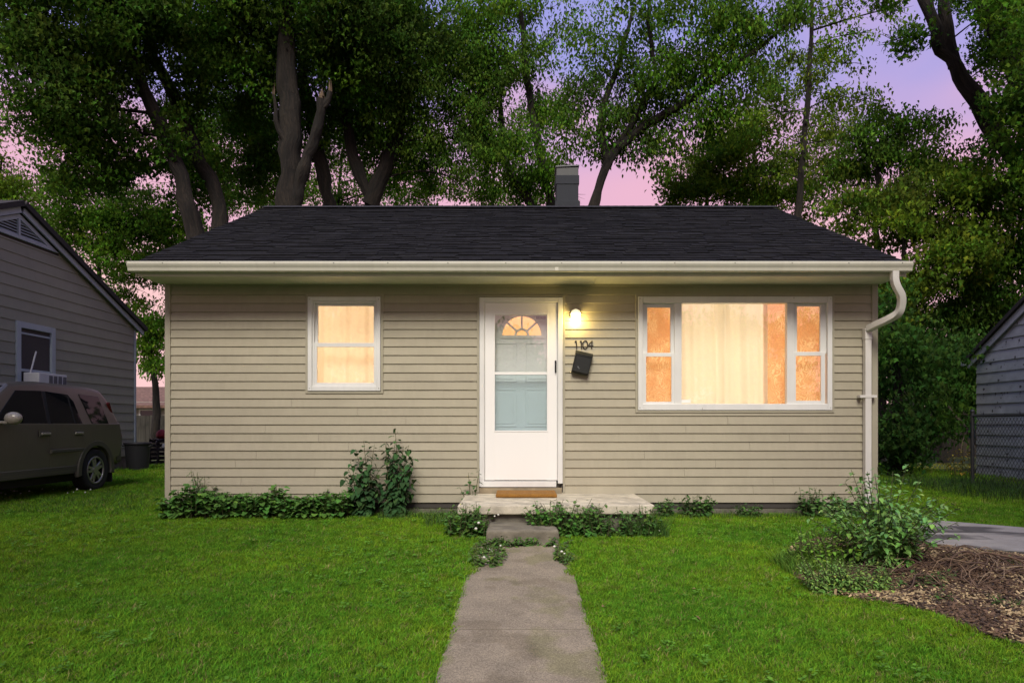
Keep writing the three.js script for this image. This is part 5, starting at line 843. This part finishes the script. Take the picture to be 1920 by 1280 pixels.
// ---------------------------------------------------------------- plants
const plantMat = phy({ color: lin(1, 1, 1), vertexColors: true, roughness: 0.8, transmission: 0.3, thickness: 0, specularIntensity: 0.3, side: THREE.DoubleSide });
const glossLeaf = phy({ color: lin(1, 1, 1), vertexColors: true, roughness: 0.36, side: THREE.DoubleSide });
const stemMat = std({ color: lin(0.075, 0.085, 0.03), roughness: 0.9 });
const roundLeaf = (l, w, fold, curl) => { const st = [[0, 0.1], [0.1, 0.7], [0.35, 1], [0.65, 0.86], [0.88, 0.45], [1, 0]], pos = [], idx = []; st.forEach(([t, h]) => { const y = -curl * t * t * l; pos.push(0, y, t * l, h * w / 2, y + fold * h * w / 2, t * l - 0.10 * l * h, -h * w / 2, y + fold * h * w / 2, t * l - 0.10 * l * h); }); for (let i = 0; i < st.length - 1; i++) { const a = i * 3, b = a + 3; idx.push(a, b, a + 1, a + 1, b, b + 1, a, a + 2, b, a + 2, b + 2, b); } const g = new THREE.BufferGeometry(); g.setAttribute('position', new THREE.Float32BufferAttribute(pos, 3)); g.setIndex(idx); const q = g.toNonIndexed(); q.setAttribute('uv', new THREE.Float32BufferAttribute(new Float32Array(q.attributes.position.count * 2), 2)); q.computeVertexNormals(); return q; };
// stems: list of [x, z, height, leanx, leanz]; leaves alternate up each stem
function plant(name, label, pos, stems, { n = 12, len = 0.06, wid = 0.05, shape = roundLeaf, color = [0.05, 0.13, 0.025], from = 0.15, seed = 1, mat = plantMat, droop = 0.3, taper = 0.5, group, rosette = 1, kind } = {}) {
  const r = mulberry(seed * 101 + 5), t = thing(name, label, 'plant', pos, 0, group), st = [], lv = [], m = new THREE.Matrix4(), q = new THREE.Quaternion(), e = new THREE.Euler();
  if (kind) t.userData.kind = kind;
  for (const [x, z, h, lx, lz] of stems) {
    const pts = [0, 0.35, 0.7, 1].map((k) => [x + lx * k * k + (r() - 0.5) * 0.02 * h, h * k - 0.01, z + lz * k * k + (r() - 0.5) * 0.02 * h]);
    st.push(tube(pts, [0.004 + h * 0.004, 0.002], 4, 8)); const c = new THREE.CatmullRomCurve3(pts.map((p) => new THREE.Vector3(...p)));
    const cnt = Math.round(n * (0.8 + 0.4 * r()));
    for (let k = 0; k < cnt; k++) for (let w = 0; w < rosette; w++) {
      const f = from + (1 - from) * (k + r() * 0.7) / cnt, p = c.getPoint(Math.min(1, f)), s = (1 - taper * f) * (0.7 + 0.6 * r());
      const g = shape(len * s, wid * s, 0.15 + 0.25 * r(), droop * (0.4 + r())); const az = k * 2.4 + w * Math.PI + (r() - 0.5) * 0.9; e.set(-0.5 + 1.0 * r(), az, (r() - 0.5) * 0.5, 'YXZ'); q.setFromEuler(e);
      const pet = len * 0.5 * r(); m.compose(new THREE.Vector3(p.x + Math.sin(az) * pet, p.y, p.z + Math.cos(az) * pet), q, new THREE.Vector3(1, 1, 1)); g.applyMatrix4(m);
      const b = 0.85 + 0.9 * r(), yl = r() < 0.10 ? 1.5 : 1; lv.push(tint(g, [color[0] * b * yl * (0.85 + 0.4 * r()), color[1] * b * (yl > 1 ? 1.25 : 1), color[2] * b]));
    }
  }
  part('stems', st, stemMat, t); part('leaves', lv, mat, t); return t;
}
const cluster = (n, w, d, h0, h1, seed, lean = 0.3) => { const r = mulberry(seed); return Array.from({ length: n }, () => { const x = (r() - 0.5) * 2 * w, z = (r() - 0.5) * 2 * d, h = lerp(h0, h1, r()); return [x, z, h, (r() - 0.5) * lean * h * 2 + x * 0.25, (r() - 0.5) * lean * h * 2]; }); };
const W8 = (px) => [HX(px), 0.0, -7.80];
{
  // creeping cover along the left part of the wall
  const r = mulberry(71), st = []; for (let k = 0; k < 360; k++) { const x = lerp(HX(336), HX(668), r()), hh = 0.12 + 0.36 * fbm((x + 9) * 2.6, 3, 3) * (0.4 + 0.6 * r()) + 0.07 * r(); st.push([x + 3, (r() - 0.5) * 0.34, hh, (r() - 0.5) * 0.14, (r() - 0.5) * 0.14 + 0.03]); }
  const p = plant('ground_cover', 'leafy green ground cover along the wall under the small window', [-3, 0, -7.74], st, { n: 8, len: 0.066, wid: 0.068, color: [0.070, 0.185, 0.030], from: 0.25, seed: 3, taper: 0.15 }); p.userData.kind = 'stuff';
}
const bushy = (n, h, w, seed) => { const r = mulberry(seed), o = []; for (let k = 0; k < n; k++) { const f = k / n, a = r() * 6.283; o.push([(r() - 0.5) * w * 0.5, (r() - 0.4) * 0.10, h * (1 - 0.72 * f) * (0.92 + 0.16 * r()), Math.cos(a) * w * (0.25 + 0.6 * f), -0.04 + 0.10 * f * r()]); } return o; };
plant('tall_weed', 'tallest dark green weed climbing the siding left of the door', W8(745), bushy(20, 0.97, 0.30, 401), { n: 24, len: 0.080, wid: 0.068, color: [0.030, 0.088, 0.026], seed: 4, taper: 0.3, from: 0.08, droop: 0.8 });
plant('tall_weed', 'dark green weed next left of the tallest one on the siding', W8(690), bushy(17, 0.82, 0.34, 402), { n: 18, len: 0.080, wid: 0.070, color: [0.030, 0.086, 0.026], seed: 5, taper: 0.25, from: 0.1, droop: 0.8 });
plant('feathery_weed', 'light feathery weed near the left corner of the tan house', W8(392), bushy(14, 0.55, 0.26, 403), { n: 30, len: 0.08, wid: 0.02, shape: (l, w, f, c) => leafGeo(l, w, f, c), color: [0.055, 0.13, 0.03], seed: 6, from: 0.3 });
plant('small_weed', 'small weed beside the left foot of the white door', [HX(884), 0.05, -7.86], [[0, 0, 0.46, -0.03, 0], [0.05, 0, 0.5, 0.05, 0], [-0.04, 0.04, 0.3, -0.08, 0.02], [0.0, 0.05, 0.26, 0.03, 0.04]], { n: 11, len: 0.07, wid: 0.06, color: [0.034, 0.10, 0.022], seed: 7 });
for (const [px, h, n, sd, l, w] of [[1518, 0.38, 30, 8, 'weed patch under the right end of the picture window', 0.20], [1300, 0.28, 26, 9, 'low weed under the left end of the picture window', 0.16], [1240, 0.26, 12, 10, 'small weed just right of the porch slab', 0.06], [1395, 0.17, 14, 11, 'lowest weed under the middle of the picture window', 0.12], [1580, 0.30, 18, 12, 'weed at the foot of the white downspout', 0.12]]) plant('small_weed', l, W8(px), cluster(n, w, 0.08, h * 0.45, h, sd), { n: 9, len: 0.065, wid: 0.06, color: [0.050, 0.135, 0.026], seed: sd, from: 0.25 });
const S = (px, Z) => [(px - CX) / F * Z, gh(0, -Z), -Z];
plant('leafy_weed', 'leafy weeds with white clover at the left end of the porch slab', S(878, 6.72), cluster(60, 0.20, 0.18, 0.1, 0.36, 21), { n: 10, len: 0.06, wid: 0.055, color: [0.062, 0.155, 0.026], seed: 21, from: 0.2 });
plant('leafy_weed', 'leafy weeds hiding the porch slab base right of the step', S(1055, 6.72), cluster(95, 0.30, 0.12, 0.12, 0.38, 22), { n: 10, len: 0.062, wid: 0.058, color: [0.062, 0.175, 0.026], seed: 22, from: 0.2 });
plant('leafy_weed', 'leafy weeds before the right end of the porch slab', S(1160, 6.70), cluster(75, 0.34, 0.12, 0.10, 0.33, 23), { n: 9, len: 0.065, wid: 0.045, color: [0.056, 0.150, 0.026], seed: 23, from: 0.2 });
plant('creeping_weed', 'low creeping weeds in front of the concrete step', S(990, 6.22), cluster(40, 0.34, 0.05, 0.04, 0.11, 24), { n: 8, len: 0.05, wid: 0.045, color: [0.062, 0.150, 0.026], seed: 24, from: 0.2 });
plant('creeping_weed', 'creeping weeds over the far left edge of the walk', S(917, 5.85), cluster(60, 0.12, 0.42, 0.04, 0.13, 25), { n: 7, len: 0.05, wid: 0.045, color: [0.060, 0.13, 0.022], seed: 25, from: 0.2 });
plant('creeping_weed', 'creeping weeds over the far right edge of the walk', S(1056, 5.8), cluster(26, 0.06, 0.36, 0.04, 0.10, 26), { n: 7, len: 0.045, wid: 0.04, color: [0.060, 0.125, 0.022], seed: 26, from: 0.2 });
// clumps of long grass
function longGrass(name, label, pos, n, w, d, h, seed, color) {
  const r = mulberry(seed), list = [], t = thing(name, label, 'grass', pos);
  for (let k = 0; k < n; k++) { const x = (r() - 0.5) * 2 * w, z = (r() - 0.5) * 2 * d, hh = h * (0.5 + 0.6 * r()), a = r() * 6.283, b = hh * (0.3 + 0.6 * r()), ww = 0.0028, pos2 = []; const P4 = [0, 0.4, 0.75, 1].map((f) => [x + b * f * f * Math.cos(a), hh * f * (1 - 0.25 * f), z + b * f * f * Math.sin(a)]); const px = -Math.sin(a) * ww, pz = Math.cos(a) * ww; for (let i = 0; i < 3; i++) { const k0 = 1 - i * 0.3, k1 = i === 2 ? 0.05 : 1 - (i + 1) * 0.3, A = P4[i], B = P4[i + 1]; pos2.push(A[0] - px * k0, A[1], A[2] - pz * k0, A[0] + px * k0, A[1], A[2] + pz * k0, B[0] + px * k1, B[1], B[2] + pz * k1, A[0] - px * k0, A[1], A[2] - pz * k0, B[0] + px * k1, B[1], B[2] + pz * k1, B[0] - px * k1, B[1], B[2] - pz * k1); } const g = new THREE.BufferGeometry(); g.setAttribute('position', new THREE.Float32BufferAttribute(pos2, 3)); g.setAttribute('uv', new THREE.Float32BufferAttribute(new Float32Array(pos2.length / 3 * 2), 2)); g.computeVertexNormals(); const bb = 0.6 + 0.8 * r(); list.push(tint(g, [color[0] * bb * (0.8 + 0.5 * r()), color[1] * bb, color[2] * bb])); }
  part('blades', list, plantMat, t); t.userData.kind = 'stuff'; return t;
}
longGrass('long_grass', 'arching clump of long grass at the right end of the porch slab', S(1212, 6.68), 420, 0.20, 0.12, 0.30, 31, [0.07, 0.16, 0.03]);
longGrass('long_grass', 'tuft of long grass left of the porch slab against the wall', S(835, 7.3), 300, 0.22, 0.16, 0.22, 32, [0.08, 0.17, 0.03]);
longGrass('long_grass', 'ragged grass along the foundation under the picture window', [2.4, 0, -7.72], 900, 1.6, 0.12, 0.13, 33, [0.075, 0.15, 0.03]);
longGrass('long_grass', 'ragged grass under the wall between weeds and porch slab', [-1.0, 0, -7.7], 600, 0.55, 0.16, 0.15, 34, [0.07, 0.15, 0.03]);
longGrass('long_grass', 'tall dark grass in front of the chain-link fence', [7.2, 0, -10.6], 2600, 0.9, 1.6, 0.30, 35, [0.04, 0.09, 0.02]);
longGrass('long_grass', 'bright long grass at the left edge of the planting bed', onGround(1512, 1070), 1300, 0.20, 0.26, 0.20, 36, [0.12, 0.25, 0.028]);
longGrass('long_grass', 'rough grass in the gap beside the left corner of the house', [-5.4, 0, -9.2], 2200, 0.9, 1.3, 0.13, 37, [0.06, 0.13, 0.025]);
// shrub in the bed
plant('leafy_shrub', 'bushy shrub with glossy pale-edged leaves at the right house corner', (() => { const b = onGround(1655, 1072); return [b[0], bedH(b[0], b[2]) - 0.02, b[2]]; })(),
  (() => { const r = mulberry(44), o = []; for (let k = 0; k < 68; k++) { const a = r() * 6.283, d = Math.sqrt(r()), x = d * Math.cos(a), z = d * Math.sin(a); o.push([x * 0.2, z * 0.16, (0.82 - 0.42 * d) * (0.75 + 0.42 * r()), x * 0.42, z * 0.34]); } return o; })(),
  { n: 17, len: 0.066, wid: 0.034, shape: (l, w, f, c) => leafGeo(l, w, f, c), color: [0.105, 0.235, 0.05], seed: 44, mat: glossLeaf, rosette: 2, from: 0.15, taper: 0.2 });
plant('bed_weed', 'low bright weed with small leaves in front of the shrub', (() => { const b = onGround(1590, 1112); return [b[0], bedH(b[0], b[2]) - 0.01, b[2]]; })(), cluster(80, 0.26, 0.09, 0.08, 0.26, 45), { n: 12, len: 0.038, wid: 0.022, shape: (l, w, f, c) => leafGeo(l, w, f, c), color: [0.14, 0.265, 0.06], seed: 45, rosette: 2 });
plant('bed_weed', 'leafy weed left of the shrub at the bed edge', (() => { const b = onGround(1545, 1066); return [b[0], bedH(b[0], b[2]) - 0.01, b[2]]; })(), cluster(95, 0.26, 0.20, 0.12, 0.34, 46), { n: 11, len: 0.055, wid: 0.035, color: [0.125, 0.26, 0.03], seed: 46 });
plant('bed_weed', 'sparse weed trailing right of the shrub over the vines', (() => { const b = onGround(1720, 1105); return [b[0], bedH(b[0], b[2]) - 0.01, b[2]]; })(), cluster(26, 0.26, 0.10, 0.04, 0.14, 47), { n: 6, len: 0.045, wid: 0.03, color: [0.07, 0.16, 0.035], seed: 47 });
for (const [px, py, sd, l] of [[1850, 1050, 48, 'small weed at the patio edge of the bed'], [1885, 1140, 49, 'lone weed seedling near the right picture edge in the bed'], [1765, 1130, 50, 'small weed at the lawn edge of the bed'], [1900, 1075, 51, 'small weed by the patio at the right picture edge']]) { const b = onGround(px, py); plant('bed_weed', l, [b[0], bedH(b[0], b[2]) - 0.01, b[2]], cluster(9, 0.09, 0.06, 0.03, 0.11, sd), { n: 6, len: 0.035, wid: 0.024, color: [0.07, 0.16, 0.03], seed: sd }); }
plant('yellow_shrub', 'thin yellow leaved shrub in the shaded right yard', P(1805, 0, 13.5).map((v, i) => i === 1 ? 0 : v), cluster(12, 0.18, 0.1, 0.4, 0.85, 52), { n: 12, len: 0.08, wid: 0.05, color: [0.26, 0.22, 0.03], seed: 52 });

// ---------------------------------------------------------------- grass
{
  const r = mulberry(2024);
  const tuft = (n, h, w, seed) => {
    const q = mulberry(seed), pos = [];
    for (let k = 0; k < n; k++) {
      const a = q() * 6.283, x = (q() - 0.5) * 0.045, z = (q() - 0.5) * 0.045, hh = h * (0.55 + 0.7 * q()), b = hh * (0.25 + 0.9 * q()), f = q() * 6.283, px = Math.cos(f) * w / 2, pz = Math.sin(f) * w / 2;
      const m = [x + b * 0.3 * Math.cos(a), hh * 0.58, z + b * 0.3 * Math.sin(a)], t = [x + b * Math.cos(a), hh * (1 - 0.2 * q()), z + b * Math.sin(a)];
      pos.push(x - px, -0.005, z - pz, x + px, -0.005, z + pz, m[0] + px * 0.8, m[1], m[2] + pz * 0.8, x - px, -0.005, z - pz, m[0] + px * 0.8, m[1], m[2] + pz * 0.8, m[0] - px * 0.8, m[1], m[2] - pz * 0.8, m[0] - px * 0.8, m[1], m[2] - pz * 0.8, m[0] + px * 0.8, m[1], m[2] + pz * 0.8, t[0], t[1], t[2]);
    }
    const g = new THREE.BufferGeometry(); g.setAttribute('position', new THREE.Float32BufferAttribute(pos, 3)); g.computeVertexNormals(); return g;
  };
  const mat = phy({ color: lin(1, 1, 1), roughness: 1, transmission: 0.35, thickness: 0, specularIntensity: 0.1, side: THREE.DoubleSide });
  const blocked = (x, z) => {
    const Z = -z; if (Z < 6.4 && Math.abs(x - WALKX) < WW + 0.05 * (fbm(z * 3 + 40, x > WALKX ? 3 : 9, 3) - 0.62) - (Z > 5.2 ? 0.06 * fbm(z * 7, 2, 2) : 0)) return true;
    if (x > -0.60 && x < 1.39 && Z > 6.82 && Z < 8) return true; if (x > -0.3 && x < 0.42 && Z > 6.3 && Z < 7) return true;
    if (Z > 7.93 && Z < 15 && x > XL - 0.05 && x < XR + 0.02) return true; if (x < -9 || x > 9.4) return true;
    return inBed(x, z) || inPatio(x, z);
  };
  const M = [], C = [], m = new THREE.Matrix4(), q = new THREE.Quaternion(), e = new THREE.Euler();
  const sow = (Z0, Z1, per, k0) => {
    const hw = (Z) => [-(CX + 60) / F * Z, (1920 - CX + 60) / F * Z], N = Math.round(per * ((Z1 * Z1 - Z0 * Z0) / 2) * (2040 / F));
    for (let i = 0; i < N; i++) {
      const Z = Math.sqrt(lerp(Z0 * Z0, Z1 * Z1, r())), [a, b] = hw(Z), x = lerp(a, b, r()), z = -Z; if (blocked(x, z)) continue;
      const p = fbm(x * 0.9 + 30, z * 0.9 + 30, 4), p2 = fbm(x * 5 + 30, z * 5 + 90, 3), k = k0 * (0.7 + 0.5 * r()) * (0.75 + 0.6 * p2), b2 = 0.5 + 1.0 * r(), dry = r() < 0.05 + 0.10 * clamp(p2 - 0.5, 0, 1);
      e.set((r() - 0.5) * 0.5, r() * 6.283, (r() - 0.5) * 0.5); q.setFromEuler(e); m.compose(new THREE.Vector3(x, gh(x, z), z), q, new THREE.Vector3(k, k * (0.8 + 0.4 * r()), k)); M.push(m.clone());
      const y = clamp((p - 0.5) * 2.4, -0.6, 0.6); C.push(dry ? [0.30 * b2, 0.27 * b2, 0.10 * b2] : [(0.160 + 0.06 * y) * b2 * (0.7 + 0.6 * r()), (0.330 + 0.05 * y) * b2, 0.021 * b2]);
    }
  };
  sow(2.6, 5, 3600, 0.85); sow(5, 8, 2400, 0.95); sow(8, 12, 900, 1.3); sow(12, 20, 220, 2.0);
  const im = new THREE.InstancedMesh(tuft(11, 0.038, 0.0042, 5), mat, M.length), c = new THREE.Color();
  M.forEach((v, i) => { im.setMatrixAt(i, v); im.setColorAt(i, c.setRGB(...C[i])); });
  im.name = 'lawn_grass'; im.castShadow = im.receiveShadow = true; im.userData = { kind: 'stuff', label: 'short mown green lawn grass on both sides of the walk', category: 'grass' }; scene.add(im);
  // broad-leaved clover in the lawn, and fallen leaves
  {
    const cl = mergeGeometries([0, 1, 2, 3, 4, 5].map((k) => { const g = roundLeaf(0.016, 0.017, 0.2, 0.2); g.rotateX(-0.2 - 0.2 * (k % 3)); g.rotateY(k * 1.05); g.translate(0.012 * Math.sin(k * 2.4), 0.030 + 0.006 * (k % 3), 0.012 * Math.cos(k * 2.4)); g.deleteAttribute('uv'); return g; }));
    const K = [], KC = [], q2 = mulberry(88); for (let i = 0; i < 60000 && K.length < 700; i++) { const Z = Math.sqrt(lerp(2.7 * 2.7, 64, q2())), x = lerp(-0.76 * Z, 0.76 * Z, q2()), z = -Z; if (blocked(x, z) || fbm(x * 1.3 + 11, z * 1.3 + 71, 3) + 0.25 * (q2() - 0.5) < 0.60) continue; e.set((q2() - 0.5) * 0.4, q2() * 6.283, (q2() - 0.5) * 0.4); q.setFromEuler(e); const k = 0.7 + 0.6 * q2(); m.compose(new THREE.Vector3(x, gh(x, z) + 0.004, z), q, new THREE.Vector3(k, k, k)); K.push(m.clone()); const b = 0.7 + 0.7 * q2(); KC.push([0.12 * b, 0.28 * b, 0.035 * b]); }
    const ck = new THREE.InstancedMesh(cl, mat, K.length); K.forEach((v, i) => { ck.setMatrixAt(i, v); ck.setColorAt(i, c.setRGB(...KC[i])); }); ck.name = 'lawn_clover'; ck.userData = { kind: 'stuff', label: 'patches of small clover leaves among the lawn grass', category: 'clover' }; ck.castShadow = ck.receiveShadow = true; scene.add(ck);
    const fl2 = leafGeo(0.075, 0.05, 0.35, 0.5); fl2.deleteAttribute('uv'); const lm = std({ color: lin(1, 1, 1), roughness: 0.8, side: THREE.DoubleSide }), fi = new THREE.InstancedMesh(fl2, lm, 16); let k = 0; while (k < 16) { const Z = lerp(2.9, 7.8, q2()), x = lerp(-0.76 * Z, 0.76 * Z, q2()); if (blocked(x, -Z) && q2() < 0.6) continue; e.set((q2() - 0.5) * 0.7, q2() * 6.283, (q2() - 0.5) * 0.7); q.setFromEuler(e); const w = 0.5 + 0.4 * q2(); m.compose(new THREE.Vector3(x, gh(x, -Z) + 0.026, -Z), q, new THREE.Vector3(w, w, w)); fi.setMatrixAt(k, m); const b = 0.7 + 0.6 * q2(); fi.setColorAt(k, c.setRGB(0.24 * b, 0.15 * b, 0.07 * b)); k++; }
    fi.name = 'fallen_leaves'; fi.userData = { kind: 'stuff', label: 'scattered dry brown leaves lying on the lawn', category: 'leaves' }; fi.castShadow = true; scene.add(fi);
  }
  // clover blossoms
  const fl = new THREE.IcosahedronGeometry(0.011, 1), F2 = []; const add = (px, py, n, sx, sz, y0, y1) => { const o = onGround(px, py); for (let i = 0; i < n; i++) { const x = o[0] + (r() - 0.5) * 2 * sx, z = o[2] + (r() - 0.5) * 2 * sz; F2.push([x, gh(x, z) + lerp(y0, y1, r()), z]); } };
  add(905, 1010, 7, 0.16, 0.2, 0.06, 0.22); add(920, 1050, 5, 0.08, 0.3, 0.05, 0.10); add(1052, 1045, 3, 0.05, 0.3, 0.05, 0.1); add(1170, 1005, 8, 0.4, 0.1, 0.06, 0.16); add(60, 932, 16, 0.9, 0.3, 0.06, 0.12);
  const cf = new THREE.InstancedMesh(fl, std({ color: lin(0.62, 0.62, 0.54), roughness: 0.9 }), F2.length); F2.forEach((p, i) => { const k = 0.7 + 0.7 * r(); m.compose(new THREE.Vector3(...p), q, new THREE.Vector3(k, k * 0.85, k)); cf.setMatrixAt(i, m); });
  cf.name = 'clover_flowers'; cf.castShadow = true; cf.userData = { kind: 'stuff', label: 'white clover blossoms along the walk and beside the car', category: 'flowers' }; scene.add(cf);
}

renderer.render(scene, camera);
